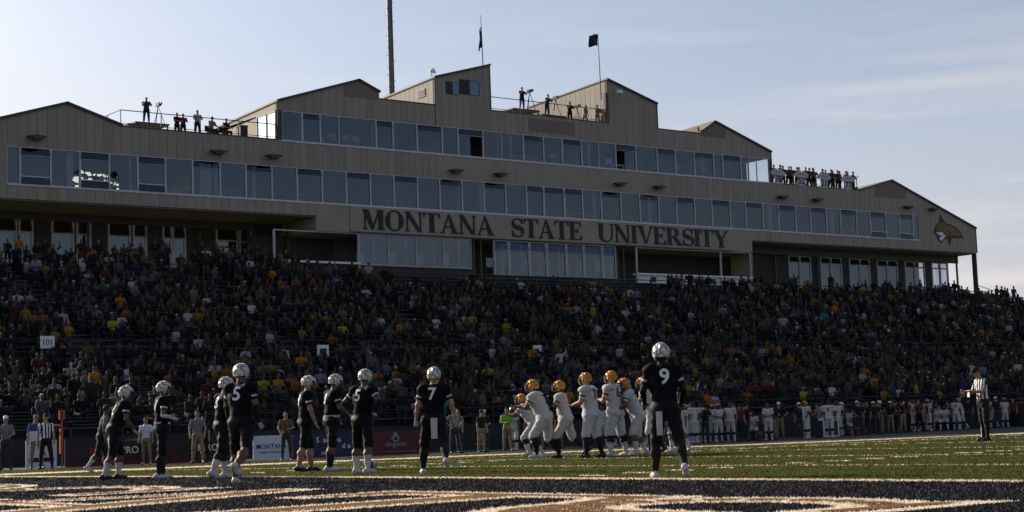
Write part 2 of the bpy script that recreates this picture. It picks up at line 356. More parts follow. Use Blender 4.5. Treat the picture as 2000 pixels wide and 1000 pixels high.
# ---------------------------------------------------------------- surface nets: one continuous body from blended limbs
def smin(a, b, k):
    h = np.clip(.5+.5*(b-a)/k, 0, 1); return b*(1-h)+a*h-k*h*(1-h)
def surface_net(prims, h, seed=0, fold=0.0):
    """prims: (kind, a, b, ra, rb, region, blend); returns verts, quads, region per quad"""
    lo = np.min([np.minimum(p[1], p[2])-max(np.max(p[3]), np.max(p[4])) for p in prims], axis=0)-3*h
    hi = np.max([np.maximum(p[1], p[2])+max(np.max(p[3]), np.max(p[4])) for p in prims], axis=0)+3*h
    N = np.ceil((hi-lo)/h).astype(int)+1
    ax = [lo[i]+h*np.arange(N[i]) for i in range(3)]
    ax = [v.astype(np.float32) for v in ax]
    D = np.full(N, 1.0, np.float32); B = np.full(N, 1.0, np.float32); Rg = np.zeros(N, np.int8)
    for kind, a, b, ra, rb, rg, k in prims:
        a = np.asarray(a, np.float32); b = np.asarray(b, np.float32)
        rm = (max(ra, rb) if kind == 'c' else np.max(ra))+max(k*.8, 2.2*h)
        i0 = np.maximum(((np.minimum(a, b)-rm-lo)/h).astype(int), 0); i1 = np.minimum(((np.maximum(a, b)+rm-lo)/h).astype(int)+2, N)
        sl = tuple(slice(i0[j], i1[j]) for j in range(3))
        X = ax[0][sl[0]][:, None, None]-a[0]; Y = ax[1][sl[1]][None, :, None]-a[1]; Z = ax[2][sl[2]][None, None, :]-a[2]
        if kind == 'c':
            d = b-a; L = np.float32(max(d@d, 1e-9)); t = (X*(d[0]/L)+Y*(d[1]/L))+Z*(d[2]/L); np.clip(t, 0, 1, out=t)
            s = (X-t*d[0])**2; s += (Y-t*d[1])**2; s += (Z-t*d[2])**2; np.sqrt(s, out=s); s -= np.float32(ra)+np.float32(rb-ra)*t
        else:   # ellipsoid at a with radii ra, axes = columns of rb
            l = 0; g = 0
            for j in range(3):
                q = X*np.float32(rb[0][j])+Y*np.float32(rb[1][j])+Z*np.float32(rb[2][j]); q *= np.float32(1/ra[j]); q *= q; l = l+q; g = g+q*np.float32(1/ra[j]**2)
            np.sqrt(l, out=l); np.sqrt(g, out=g); s = l*(l-1)/(g+np.float32(1e-6))
        bs = B[sl]; nb = s < bs; Rg[sl][nb] = rg; np.minimum(bs, s, out=bs)
        ds = D[sl]; hh = np.clip(.5+(s-ds)*np.float32(.5/k), 0, 1); D[sl] = s+(ds-s)*hh-np.float32(k)*hh*(1-hh)
    if fold:
        m_ = np.argwhere(np.abs(D) < .03+2*h); X, Y, Z = ax[0][m_[:, 0]], ax[1][m_[:, 1]], ax[2][m_[:, 2]]
        D[tuple(m_.T)] += fold*(np.sin(23*X+9*Z+seed)*np.sin(31*Z+11*Y+2*seed)+.6*np.sin(47*Z+17*X-13*Y+seed))
    S = D < 0
    c = [S[i:N[0]-1+i, j:N[1]-1+j, k:N[2]-1+k] for i in (0, 1) for j in (0, 1) for k in (0, 1)]
    al = c[0].copy(); an = c[0].copy()
    for x in c[1:]: al &= x; an |= x
    act = an & ~al
    idx = -np.ones(act.shape, int); idx[act] = np.arange(act.sum()); I = np.argwhere(act)
    acc = np.zeros((len(I), 3)); num = np.zeros(len(I))
    corners = [(i, j, k) for i in (0, 1) for j in (0, 1) for k in (0, 1)]
    val = {cc: D[I[:, 0]+cc[0], I[:, 1]+cc[1], I[:, 2]+cc[2]] for cc in corners}
    for a in corners:
        for dm in range(3):
            if a[dm] == 0:
                b = list(a); b[dm] = 1; b = tuple(b); va, vb = val[a], val[b]; cr_ = (va < 0) != (vb < 0)
                t = np.where(cr_, va/np.where(cr_, va-vb, 1), 0)
                p = np.array(a, float)[None].repeat(len(I), 0); p[:, dm] += t
                acc += p*cr_[:, None]; num += cr_
    V = lo+h*(I+acc/num[:, None])
    Q = []; RG = []
    for dm in range(3):
        o = [1, 1, 1]; o[dm] = 0
        sl0 = tuple(slice(1 if d != dm else 0, N[d]-1) for d in range(3))
        A = S[sl0]; sl1 = list(sl0); sl1[dm] = slice(1, N[dm]); Bc = S[tuple(sl1)]
        e = np.argwhere(A != Bc)
        if len(e) == 0: continue
        fl = A[tuple(e.T)]; base = e+np.array([1 if d != dm else 0 for d in range(3)])
        u, v = (dm+1) % 3, (dm+2) % 3; du = np.zeros(3, int); du[u] = 1; dv = np.zeros(3, int); dv[v] = 1
        g = lambda p: idx[p[:, 0], p[:, 1], p[:, 2]]
        q = np.stack([g(base-du-dv), g(base-dv), g(base), g(base-du)], -1)
        q[~fl] = q[~fl][:, ::-1]
        ok = (q >= 0).all(1); Q.append(q[ok]); RG.append(Rg[tuple(base[ok].T)])
    return V, np.concatenate(Q), np.concatenate(RG)
def np_mesh(name, V, Q, mats, RG=None, smooth=True):
    me = bpy.data.meshes.new(name); nv, nq = len(V), len(Q); k = Q.shape[1]
    me.vertices.add(nv); me.vertices.foreach_set('co', np.ascontiguousarray(V, np.float32).ravel())
    me.loops.add(nq*k); me.loops.foreach_set('vertex_index', np.ascontiguousarray(Q, np.int32).ravel())
    me.polygons.add(nq); me.polygons.foreach_set('loop_start', np.arange(0, nq*k, k, dtype=np.int32))
    for m in mats: me.materials.append(m)
    if RG is not None: me.polygons.foreach_set('material_index', np.ascontiguousarray(RG, np.int32))
    me.update(calc_edges=True); me.validate()
    if smooth: me.polygons.foreach_set('use_smooth', np.ones(len(me.polygons), bool))
    return me
# ---------------------------------------------------------------- people
SK, TOP, PAN, SHN, FOOT, HAND, SLV, HAIR, SHU, FAR, EYE = range(11)   # material regions of a body
def unit(v): v = np.asarray(v, float); return v/np.linalg.norm(v)
def tilt(deg):  # rotation taking world to a frame leaning forward by deg about x
    a = R(deg); return np.array([[1, 0, 0], [0, math.cos(a), math.sin(a)], [0, -math.sin(a), math.cos(a)]])
STAND = dict(lean=2, head=0, hyaw=0, L=(2, 5, 4, 0), R=(-2, 5, 3, 0), la=((.22, .02, -1), (.10, .18, -1)), ra=((.22, .02, -1), (.10, .18, -1)))
def P(**k): d = dict(STAND); d.update(k); return d
def figure(ps, bulk=1.0, pads=False, fingers=False, helmet=False, hat=False, coarse=False):
    pr = []; J = {}
    ln = ps['lean']; a = R(ln); t = np.array([math.sin(R(ps.get('side', 0))), math.sin(a), math.cos(a)]); t = unit(t)
    hip = {}; fz = []
    legs = {}
    for s, key in ((-1, 'L'), (1, 'R')):
        sw, ab, fl, fp = ps[key][:4]
        h0 = np.array([s*.098*bulk, 0, -.02])
        d1 = unit((s*math.sin(R(ab)), math.sin(R(sw)), -math.cos(R(sw)))); k = h0+.445*d1
        sw2 = sw-fl; d2 = unit((s*math.sin(R(ab*.6)), math.sin(R(sw2)), -math.cos(R(sw2)))); an = k+.425*d2
        to = R(12)*s; fd = np.array([math.sin(to)*math.cos(R(fp)), math.cos(to)*math.cos(R(fp)), -math.sin(R(fp))]); up = np.array([0, math.sin(R(fp)), math.cos(R(fp))])
        heel = an-fd*.055-up*.045; toe = an+fd*.165-up*.058; ball = an+fd*.10-up*.052
        legs[s] = (h0, k, an, heel, ball, toe); fz += [heel[2]-.042, toe[2]-.032, ball[2]-.04]
    dz = np.array([0, 0, -min(fz)]); pel = dz.copy()
    bl = .028
    for s in (-1, 1):
        h0, k, an, heel, ball, toe = [v+dz for v in legs[s]]
        tb = bulk*(1.16 if pads else 1.0); pr += [('c', h0, k, .100*tb, .072*tb, PAN, .05), ('c', k+(h0-k)*.12, k, .073*tb, .062*tb, PAN, .03)]
        m = k+(an-k)*.36; bk = np.array([0, -.018, 0])
        pr += [('c', k, m+bk, .057*tb, .066*tb, SHU, .03), ('c', m+bk, an, .064*tb, .044, SHN, .03)]
        pr += [('c', an, heel, .043, .043, FOOT, .02), ('c', heel, ball, .043, .043, FOOT, .02), ('c', ball, toe, .046, .032, FOOT, .02)]
    Rt = tilt(-ln).T
    ch = pel+t*.40; be = pel+t*.18
    cw = .200*bulk if not pads else .218*bulk; cdp = .125*bulk if not pads else .160*bulk
    pr += [('e', ch, ch, (cw, cdp, .235), Rt, TOP, .05), ('e', be, be, ((.185 if pads else .165)*bulk, (.150 if pads else .128)*bulk, .21), Rt, TOP, .05),
           ('e', pel+t*.01, pel, (.182*tb, .148*tb, .145), Rt, PAN, .05)]
    nk = pel+t*.615; sh_w = .195*bulk+(.005 if pads else 0)
    ha = R(ln*.45+ps['head']); hd = np.array([math.sin(R(ps.get('side', 0)))*.5, math.sin(ha), math.cos(ha)]); hd = unit(hd)
    hc_ = nk+hd*.175+np.array([0, .015, 0])
    pr += [('c', pel+t*.52, hc_-hd*.06, .070*bulk, .060, SK, .03)]
    hy = R(ps['hyaw']); f = np.array([-math.sin(hy), math.cos(hy)*math.cos(ha), -math.sin(ha)*math.cos(hy)]); f = unit(f); rt = unit(np.cross(f, hd))
    Rh = np.stack([rt, f, hd], 1)
    pr += [('e', hc_, hc_, (.076, .096, .112), Rh, SK, .02), ('e', hc_+f*.035-hd*.06, hc_, (.055, .055, .055), Rh, SK, .03)]
    if not coarse:
        pr += [('c', hc_+f*.095+hd*.005, hc_+f*.112-hd*.022, .010, .014, SK, .012)]
        for s in (-1, 1):
            pr += [('e', hc_+rt*s*.078-f*.008-hd*.005, hc_, (.012, .022, .030), Rh, SK, .008),
                   ('e', hc_+rt*s*.034+f*.088+hd*.008, hc_, (.013, .012, .010), Rh, EYE, .004)]
        pr += [('c', hc_-rt*.02+f*.092-hd*.055, hc_+rt*.02+f*.092-hd*.055, .007, .007, EYE, .006)]
    if not helmet:
        pr += [('e', hc_-f*.014+hd*.022, hc_, (.083, .098, .108), Rh, HAIR, .012)]
    for s, key in ((-1, 'la'), (1, 'ra')):
        e_, w_ = ps[key]; sh = pel+t*.535+np.array([s*sh_w, 0, 0])
        d1 = unit((s*e_[0], e_[1], e_[2])); d2 = unit((s*w_[0], w_[1], w_[2]))
        el = sh+d1*.285; wr = el+d2*.255; m = sh+d1*(.16 if pads else .19)
        if pads: pr += [('e', sh+np.array([-s*.03, 0, .02]), sh, (.118*bulk, .130*bulk, .092), Rt, SLV, .035)]
        pr += [('c', sh, m, .068*bulk, .060*bulk, SLV, .035), ('c', m, el, .055*bulk, .046*bulk, FAR if not pads else SK, .02), ('c', el, wr, .047*bulk, .032, FAR, .02)]
        hx = unit(np.cross(d2, (0, 1, 0)) if abs(d2[1]) < .9 else np.cross(d2, (0, 0, 1))); hn = unit(np.cross(hx, d2))
        pm = wr+d2*.085
        if fingers:
            pr += [('e', wr+d2*.05, wr, (.040, .022, .052), np.stack([hx, hn, d2], 1), HAND, .012)]
            for q, fl in ((-.030, .060), (-.010, .072), (.011, .068), (.030, .052)):
                b0 = wr+d2*.085+hx*q; b1 = b0+d2*fl*.55+hn*s*.008; b2 = b1+d2*fl*.45+hn*fl*.35
                pr += [('c', b0, b1, .0115, .0105, HAND, .004), ('c', b1, b2, .0105, .0085, HAND, .004)]
            sd = -1 if np.dot(hx, np.array([0, 1, 0]))*s < 0 else 1
            b0 = wr+d2*.03+hx*.035*sd; b1 = b0+d2*.035+hx*.025*sd+hn*.01; pr += [('c', b0, b1, .014, .012, HAND, .008), ('c', b1, b1+d2*.032+hn*.006, .012, .009, HAND, .004)]
        else:
            pr += [('c', wr, wr+d2*.12, .036, .034, HAND, .015)]
        J[key] = (sh, d1)
    J.update(head=hc_, fw=f, up=hd, rt=rt, pel=pel, t=t, chest=ch, neck=nk)
    return pr, J

def helmet_mesh(mat_shell, stripe):
    mb = MB(); nu, nv = 32, 18; vid = {}; vs = []
    rx, ry, rz_ = .128, .152, .142
    def pt(i, j, k=1.0):
        u = 2*math.pi*i/nu; v = math.pi*j/nv
        x, y, z = math.sin(v)*math.sin(u), math.sin(v)*math.cos(u), math.cos(v)
        if z < 0: y = y*(1-.10*(-z)) if y < 0 else y
        return (x*rx*k, y*ry*k, z*rz_*k+.004)
    def keep(i, j):
        x, y, z = pt(i+.5, j+.5)
        if z < -.112: return False
        if z < -.075 and y < -.02: return False
        if y > .052 and z < .038: return False
        return True
    for k, rev in ((1.0, False), (.94, True)):
        for j in range(nv):
            for i in range(nu):
                if not keep(i, j): continue
                q = [pt(i, j, k), pt(i, j+1, k), pt(i+1, j+1, k), pt(i+1, j, k)]
                if j == 0: q = [q[0], q[1], q[2]]
                mb.add(q[::-1] if rev else q, [tuple(range(len(q)))], 0)
    for j in range(nv):          # rim between the two shells
        for i in range(nu):
            if not keep(i, j): continue
            for (a, b, ni, nj) in (((i, j), (i, j+1), i-1, j), ((i+1, j+1), (i+1, j), i+1, j), ((i, j+1), (i+1, j+1), i, j+1), ((i+1, j), (i, j), i, j-1)):
                if 0 <= nj < nv and not keep(ni % nu, nj):
                    mb.add([pt(*a), pt(*b), pt(*b, .94), pt(*a, .94)], [(0, 1, 2, 3)], 0)
    if stripe is not None:       # stripe over the crown
        for j in range(-7, 12):
            a0, a1 = R(j*12-5), R(j*12+7)
            q = [(sx*.012, math.sin(a)*(ry+.003), math.cos(a)*(rz_+.003)+.004) for a in (a0, a1) for sx in (-1, 1)]
            if math.sin(a1) > 0 and math.cos(a1) < .3: continue
            if math.cos(a1) < -.45: continue
            mb.add([q[0], q[1], q[3], q[2]], [(0, 1, 2, 3)], 1)
    me = mb.mesh('helmet', [mat_shell, stripe or mat_shell], True)
    bm = bmesh.new(); bm.from_mesh(me); bmesh.ops.remove_doubles(bm, verts=bm.verts, dist=1e-4); bm.to_mesh(me); bm.free()
    fm = MB()
    for z, yy, xx in ((.0, .168, .108), (-.045, .180, .112), (-.085, .176, .108), (-.118, .158, .092)):
        fm.tube([(math.sin(R(u))*xx, .03+(yy-.03)*math.cos(R(u))**.7, z) for u in (-88, -70, -45, -20, 0, 20, 45, 70, 88)], .0065, 5)
    for x in (-.035, .035): fm.tube([(x, .160, .03), (x, .176, -.04), (x, .165, -.118)], .0065, 5)
    return me, fm.mesh('facemask', M_mask, True)
def veined(m):    # thin dark lines running over the pale shell
    t = m.node_tree; b = t.nodes['Principled BSDF']; src = b.inputs['Base Color'].links[0].from_socket
    v = t.nodes.new('ShaderNodeTexVoronoi'); v.feature = 'DISTANCE_TO_EDGE'; v.inputs['Scale'].default_value = 11
    tx = t.nodes.new('ShaderNodeTexCoord'); mp_ = t.nodes.new('ShaderNodeMapping'); mp_.inputs['Scale'].default_value = (1, .6, 1.4)
    t.links.new(tx.outputs['Object'], mp_.inputs[0]); t.links.new(mp_.outputs[0], v.inputs['Vector'])
    r = t.nodes.new('ShaderNodeMapRange'); r.inputs['From Min'].default_value = .03; r.inputs['From Max'].default_value = .07
    k = t.nodes.new('ShaderNodeMix'); k.data_type = 'RGBA'; k.inputs['A'].default_value = (.05, .045, .05, 1)
    t.links.new(v.outputs['Distance'], r.inputs['Value']); t.links.new(r.outputs[0], k.inputs['Factor']); t.links.new(src, k.inputs['B']); t.links.new(k.outputs['Result'], b.inputs['Base Color'])
veined(M_helw)
HEL_W, MASK = helmet_mesh(M_helw, None)
HEL_G, _ = helmet_mesh(M_helg, M_brown)
_numc = {}
def number_on(body, V, txt, size, zc, back, m, J, bold=.022, xc=0.0):
    me = text_mesh(txt, size, bold*size, maxedge=.05).copy()
    co = np.zeros(len(me.vertices)*3, np.float32); me.vertices.foreach_get('co', co); co = co.reshape(-1, 3)
    if len(co) == 0: return
    cx = (co[:, 0].min()+co[:, 0].max())/2; cz = (co[:, 2].min()+co[:, 2].max())/2
    x = (co[:, 0]-cx)*(1 if back else -1)+xc; z = co[:, 2]-cz+zc
    S = V[(np.abs(V[:, 0]) < .26) & (V[:, 2] > zc-.4) & (V[:, 2] < zc+.4)]
    y0 = J['pel'][1]+J['t'][1]*.4
    S = S[(S[:, 1] < y0) if back else (S[:, 1] > y0)]
    out = np.zeros_like(co)
    for i in range(len(co)):
        d = (S[:, 0]-x[i])**2+(S[:, 2]-z[i])**2; k = np.argsort(d)[:4]
        out[i] = (x[i], S[k, 1].mean()+(-.009 if back else .009), z[i])
    me.vertices.foreach_set('co', out.ravel()); me.materials.append(m); me.update()
    return link('number', me, body)
_cache = {}
def rot_to(J):
    m = Matrix.Identity(4)
    for i in range(3): m[i][0] = J['rt'][i]; m[i][1] = J['fw'][i]; m[i][2] = J['up'][i]; m[i][3] = J['head'][i]
    return m
def person(label, X, Y, deg, pose, mats, H=1.93, h=.0155, z=None, group=None, helmet=None, pads=False, bulk=1.0, num=None, numm=None,
           front=None, towel=None, cap=None, key=None, fold=.0055, fingers=None, hair=True, absrot=None, stripe=None, belt=None):
    """mats: region -> material"""
    ck = key
    if ck and ck in _cache: me, V, J, pr = _cache[ck]
    else:
        fg = (h < .0158) if fingers is None else fingers
        pr, J = figure(pose, bulk, pads, fg, helmet is not None, coarse=h > .025)
        V, Q, RG = surface_net(pr, h, random.random()*6, fold)
        ml = [mats.get(i, mats[0]) for i in range(11)]
        me = np_mesh('person', V, Q, ml, RG)
        if ck: _cache[ck] = (me, V, J, pr)
    o = bpy.data.objects.new('person', me); COL.objects.link(o)
    top = J['head'][2]+(.155 if helmet else .13)
    s = H/top if pose.get('upright', True) else H
    zz = ground_z(X, Y) if z is None else z
    o.location = (X, Y, zz); o.scale = (s, s, s)
    o.rotation_euler = (0, 0, (-math.atan2(X, Y)+R(deg)) if absrot is None else R(absrot))
    tag(o, label, 'person', group)
    if helmet:
        hm = link('helmet', helmet, o); hm.matrix_local = rot_to(J) @ Matrix.Translation((0, .0, .012))
        mk = link('facemask', MASK, hm)
    if num: number_on(o, V, num, .30, J['chest'][2]+.06, True, numm or M_numw, J)
    if front: number_on(o, V, front, .26, J['chest'][2]+.02, False, numm or M_numw, J)
    if pads and stripe:
        for key2 in ('la', 'ra'):
            sh, d1 = J[key2]; b_ = MB(); b_.tube([sh+d1*.112, sh+d1*.118, sh+d1*.150, sh+d1*.156], [.060*bulk, .0695*bulk, .0665*bulk, .058*bulk], 14); b_.build('sleeve_stripe', stripe, o, smooth=True)
    if belt:
        b_ = MB(); n_ = 20; c_ = J['pel']+J['t']*.105
        for i_ in range(n_):
            a0, a1 = 2*math.pi*i_/n_, 2*math.pi*(i_+1)/n_
            q_ = [(c_[0]+.186*bulk*math.cos(a), c_[1]+.158*bulk*math.sin(a), c_[2]+dz_) for a, dz_ in ((a0, -.02), (a1, -.02), (a1, .025), (a0, .025))]
            b_.add(q_, [(0, 1, 2, 3)])
        b_.build('belt', belt, o)
    if towel:
        x, y, zt, L, w = towel; t = MB()
        for i in range(5):
            f0, f1 = i/5, (i+1)/5
            t.box(x-w/2*(1-.1*f0), x+w/2*(1-.06*f1), y-.014-.006*math.sin(5*f0), y+.004, zt-L*f1, zt-L*f0+.002)
        t.build('towel', M_sockw, o)
    if cap:
        c = MB(); n = 14
        ring = lambda rr, zc: [(math.sin(2*math.pi*i/n)*rr*.086/.1, math.cos(2*math.pi*i/n)*rr*1.08, zc) for i in range(n)]
        rings = [ring(.106, .035), ring(.106, .075), ring(.088, .115), ring(.045, .138)]
        vs = sum(rings, []); fs = [(a*n+i, a*n+(i+1) % n, (a+1)*n+(i+1) % n, (a+1)*n+i) for a in range(3) for i in range(n)]+[tuple(3*n+i for i in range(n))]
        c.add(vs, fs)
        c.add([(-.07, .085, .045), (.07, .085, .045), (.055, .175, .03), (-.055, .175, .03), (-.07, .085, .052), (.07, .085, .052), (.055, .175, .037), (-.055, .175, .037)],
              [(0, 3, 2, 1), (4, 5, 6, 7), (0, 1, 5, 4), (1, 2, 6, 5), (2, 3, 7, 6), (3, 0, 4, 7)])
        k = link('cap', c.mesh('cap', cap, True), o); k.matrix_local = rot_to(J)
    return o
# ================================================================ THE SETTING
GX0, GX1 = -2.0, 140.0
def sheet(name, x0, x1, y0, y1, dz, m, kind='structure', parent=None, step=1.0):
    nx = max(1, int(math.ceil((x1-x0)/3.0))); ny = max(1, int(math.ceil((y1-y0)/step)))
    xs = [x0+(x1-x0)*i/nx for i in range(nx+1)]; ys = [y0+(y1-y0)*j/ny for j in range(ny+1)]
    vs = [(x, y, ground_z(x, y)+dz) for y in ys for x in xs]
    fs = [(j*(nx+1)+i, j*(nx+1)+i+1, (j+1)*(nx+1)+i+1, (j+1)*(nx+1)+i) for j in range(ny) for i in range(nx)]
    me = bpy.data.meshes.new(name); me.from_pydata(vs, [], fs); me.materials.append(m)
    o = link(name, me, parent); o['kind'] = kind
    return o
g = MB(); g.add([(-2500, -2500, -.9), (2500, -2500, -.9), (2500, 2500, -.9), (-2500, 2500, -.9)], [(0, 1, 2, 3)])
tag(g.build('ground', M_soil), kind='structure')
sheet('apron', -30, 150, -40, 66, -.012, M_apron, step=2.0)
GL = 15.5
sheet('field', GL+.1, 130, -9, 53.5, 0.0, M_turf)
sheet('field_margin', -9, GL-9.2, -9, 53.5, 0.0, M_turf)
sheet('field_margin', GL-9.2, GL+.1, 47.3, 53.5, 0.0, M_turf)
sheet('field_margin', GL-9.2, GL+.1, -9, -3.0, 0.0, M_turf)
sheet('end_zone', GL-9.2, GL+.1, -3.0, 47.3, 0.0, M_navy)
sheet('goal_line', GL-.12, GL+.12, -3.0, 45.5, .005, M_paint)
sheet('sideline_border', GL+.2, 125, 44.6, 47.2, .005, M_paint)
for k in range(1, 21):
    if GL+4.572*k < 112: sheet('yard_line', GL+4.572*k-.05, GL+4.572*k+.05, -3.0, 45.6, .005, M_paint)
for k in range(1, 56):
    if k % 5 == 0: continue
    x = GL+.914*k
    for y0 in (19.2, 31.4): sheet('hash_mark', x-.05, x+.05, y0, y0+.61, .005, M_paint)
    sheet('hash_mark', x-.05, x+.05, 44.6, 45.2, .005, M_paint)
# end zone lettering: serif capitals, gold on white
WORD = 'BOBCATS'; LET = []      # LET keeps the polygons in field coordinates for the fibres below
def ez(px, py, y_start, sc, hgt): return (GL-8.9+py*hgt, y_start-px*sc)
ypos = 45.0; _tk, _tn = TK, TN; TK, TN = .115, .040
for ch in WORD:
    polys, adv = glyph(ch)
    for lay, (m, e) in enumerate(((M_paint, .040), (M_gold, -.008))):
        mb = MB()
        for i, p in enumerate(polys):
            q = [ez(a, b, ypos, 6.9, 5.3) for a, b in expand(p, e)]
            z = .006+.012*lay+.0002*i
            mb.add([(x, y, z) for x, y in q], [tuple(range(len(q)))])
            LET.append((lay, np.array(q)))
        o = mb.build('painted_letter', m); o['kind'] = 'structure'
    ypos -= adv*6.9*.90
TK, TN = _tk, _tn
# turf fibres: upright blades, denser near the camera
def fibres():
    n = 420000
    ang = RNG.uniform(YAW-R(18.5), YAW+R(18.5), n); d = 8.5*np.exp(RNG.uniform(0, 1, n)**1.05*math.log(62/8.5))
    x = d*np.sin(ang); y = d*np.cos(ang)
    ex, ey = [np.full(14000, GL)+RNG.uniform(-.10, .10, 14000)], [RNG.uniform(8, 45, 14000)]      # lines carry their own dense fibres
    for k_ in range(1, 12): m_ = 1200 if k_ < 5 else 500; ex.append(GL+4.572*k_+RNG.uniform(-.06, .06, m_)); ey.append(RNG.uniform(10, 45, m_))
    for k_ in range(1, 40):
        if k_ % 5:
            for yy in (19.2, 31.4): ex.append(GL+.914*k_+RNG.uniform(-.05, .05, 60)); ey.append(RNG.uniform(yy, yy+.61, 60))
    ex.append(RNG.uniform(16, 75, 6000)); ey.append(RNG.uniform(44.6, 47.2, 6000))
    x = np.concatenate([x]+ex); y = np.concatenate([y]+ey); d = np.hypot(x, y)
    k = (y < 53) & (x > -3) & (y > -8); x, y, d = x[k], y[k], d[k]
    cls = np.where((x > GL-9.2) & (x < GL+.1) & (y < 47.3), 1, 0)
    def inside(q):
        s = np.ones(len(x), bool); c = q.mean(0); n_ = len(q)
        bb = (x > q[:, 0].min()) & (x < q[:, 0].max()) & (y > q[:, 1].min()) & (y < q[:, 1].max())
        s &= bb; sg = None
        for i in range(n_):
            a, b = q[i], q[(i+1) % n_]; cr_ = (b[0]-a[0])*(y-a[1])-(b[1]-a[1])*(x-a[0]); cc = (b[0]-a[0])*(c[1]-a[1])-(b[1]-a[1])*(c[0]-a[0])
            s &= (cr_*cc >= 0)
        return s
    for lay in (0, 1):
        for l, q in LET:
            if l == lay: cls[inside(q)] = 2+lay
    cls[np.abs(x-GL) < .13] = 2
    hm = np.abs(((x-GL)/.914+.5) % 1-.5)*.914 < .065
    yl = (x > GL+1) & (np.abs(((x-GL)/4.572+.5) % 1-.5)*4.572 < .042)
    hs = hm & (x > GL+.3) & (((y > 19.2) & (y < 19.81)) | ((y > 31.4) & (y < 32.01)) | ((y > 44.6) & (y < 45.2)))
    cls[(yl & (y < 45.6)) | hs] = 2
    cls[(y > 44.6) & (y < 47.2) & (x > GL+.2)] = 2
    sp = RNG.random(len(x)); cls[(cls == 1) & (sp < .12)] = 4; cls[(cls == 0) & (sp < .035)] = 4  # random blades turned pale: rubber pellets and lit specks put into the colour
    t = np.clip((y-26)/22, 0, 1); z = -(t*t*(3-2*t))*(.08+.0065*np.clip(x-19, -30, 42))
    n = len(x); a = RNG.uniform(0, 2*math.pi, n); w = .004+.00035*d; hh = RNG.uniform(.012, .034, n)
    lx, ly = RNG.normal(0, .012, n), RNG.normal(0, .012, n)
    V = np.zeros((n, 3, 3)); V[:, 0] = np.stack([x-w*np.cos(a), y-w*np.sin(a), z], -1); V[:, 1] = np.stack([x+w*np.cos(a), y+w*np.sin(a), z], -1)
    V[:, 2] = np.stack([x+lx, y+ly, z+hh], -1)
    for c, nm, m in ((0, 'turf_grass', M_turf_f), (1, 'end_zone_grass', M_navy_f), (2, 'painted_grass', M_paint_f), (3, 'gold_painted_grass', M_gold_f), (4, 'pale_turf_specks', M_speck_f)):
        v = V[cls == c]; me = np_mesh(nm, v.reshape(-1, 3), np.arange(len(v)*3).reshape(-1, 3), [m], smooth=False)
        lab = {'turf_grass': 'short green artificial grass covering the playing field', 'end_zone_grass': 'dark navy artificial grass of the end zone',
               'painted_grass': 'artificial grass painted white along lines and lettering', 'pale_turf_specks': 'pale specks for rubber pellets and painted-in sun glints, scattered over the artificial grass', 'gold_painted_grass': 'artificial grass painted gold inside the end zone lettering'}[nm]
        tag(link(nm, me), lab, 'grass', kind='stuff')
fibres()
# ================================================================ THE PRESS BOX
FY = 97.0
pb = empty('press_box', (80, FY, 0), label='long tan metal-clad press box with ribbon windows above the crowded stand', cat='building')
def PBP(mb, name, mats, parent=None, smooth=False):     # part given in world coordinates
    o = mb.build(name, mats, parent or pb, smooth=smooth)
    if parent is None or parent is pb: o.location = (-80, -FY, 0)
    return o
ROOF = [(27, 17.55), (40.17, 21.68), (43.79, 20.55), (55.06, 20.55), (55.06, 23.19), (61.6, 25.28), (63.28, 24.57), (63.28, 24.12), (68.1, 24.10), (68.1, 26.13), (73.11, 27.56), (73.11, 24.17),
        (84.65, 24.20), (84.65, 27.65), (89.86, 26.14), (89.86, 24.15), (94.57, 24.18), (96.28, 25.26), (102.78, 23.16), (102.78, 20.55), (113.88, 20.55), (118.3, 21.70), (130.15, 17.83)]
def roof_at(x, side):
    for (xa, za), (xb, zb) in zip(ROOF, ROOF[1:]):
        if xb > xa and (xa <= x < xb if side > 0 else xa < x <= xb): return za+(zb-za)*(x-xa)/(xb-xa)
    return ROOF[-1][1]
breaks = sorted(set([round(a, 3) for a, _ in ROOF]+[35.9, 36.39, 55.4, 57.9, 68.0, 89.63, 99.95, 121.83]))
cols = []
for a, b in zip(breaks, breaks[1:]):
    if b <= 35.9: continue
    n = max(1, int(round((b-a)/.61)))
    if b-a < .3: n = 1
    cols += [(a+(b-a)*i/n, a+(b-a)*(i+1)/n) for i in range(n)]
backing = MB()
def panel(x0, x1, zb, zt0, zt1, m=M_side):
    if x1-x0 < .12 or max(zt0, zt1)-zb < .05: return
    w = MB(); w.prism_y([(x0+.010, zb), (x1-.010, zb), (x1-.010, zt1), (x0+.010, zt0)], FY-.045, FY-.002)
    PBP(w, 'panel', m)
for x0, x1 in cols:
    xm = (x0+x1)/2; r0_, r1_ = roof_at(x0, 1)-.03, roof_at(x1, -1)-.03
    up = 55.06 <= xm <= 102.78
    if xm < 36.39 or xm > 121.83: panel(x0, x1, 15.53, r0_, r1_)
    else:
        if not 57.9 < xm < 99.95: panel(x0, x1, 15.53, 16.42, 16.42)
        t0, t1 = (20.53, 20.53) if up else (r0_, r1_)
        if not 68.0 < xm < 89.63: panel(x0, x1, 18.76, t0, t1)
    if up: panel(x0, x1, 22.61, r0_, r1_)
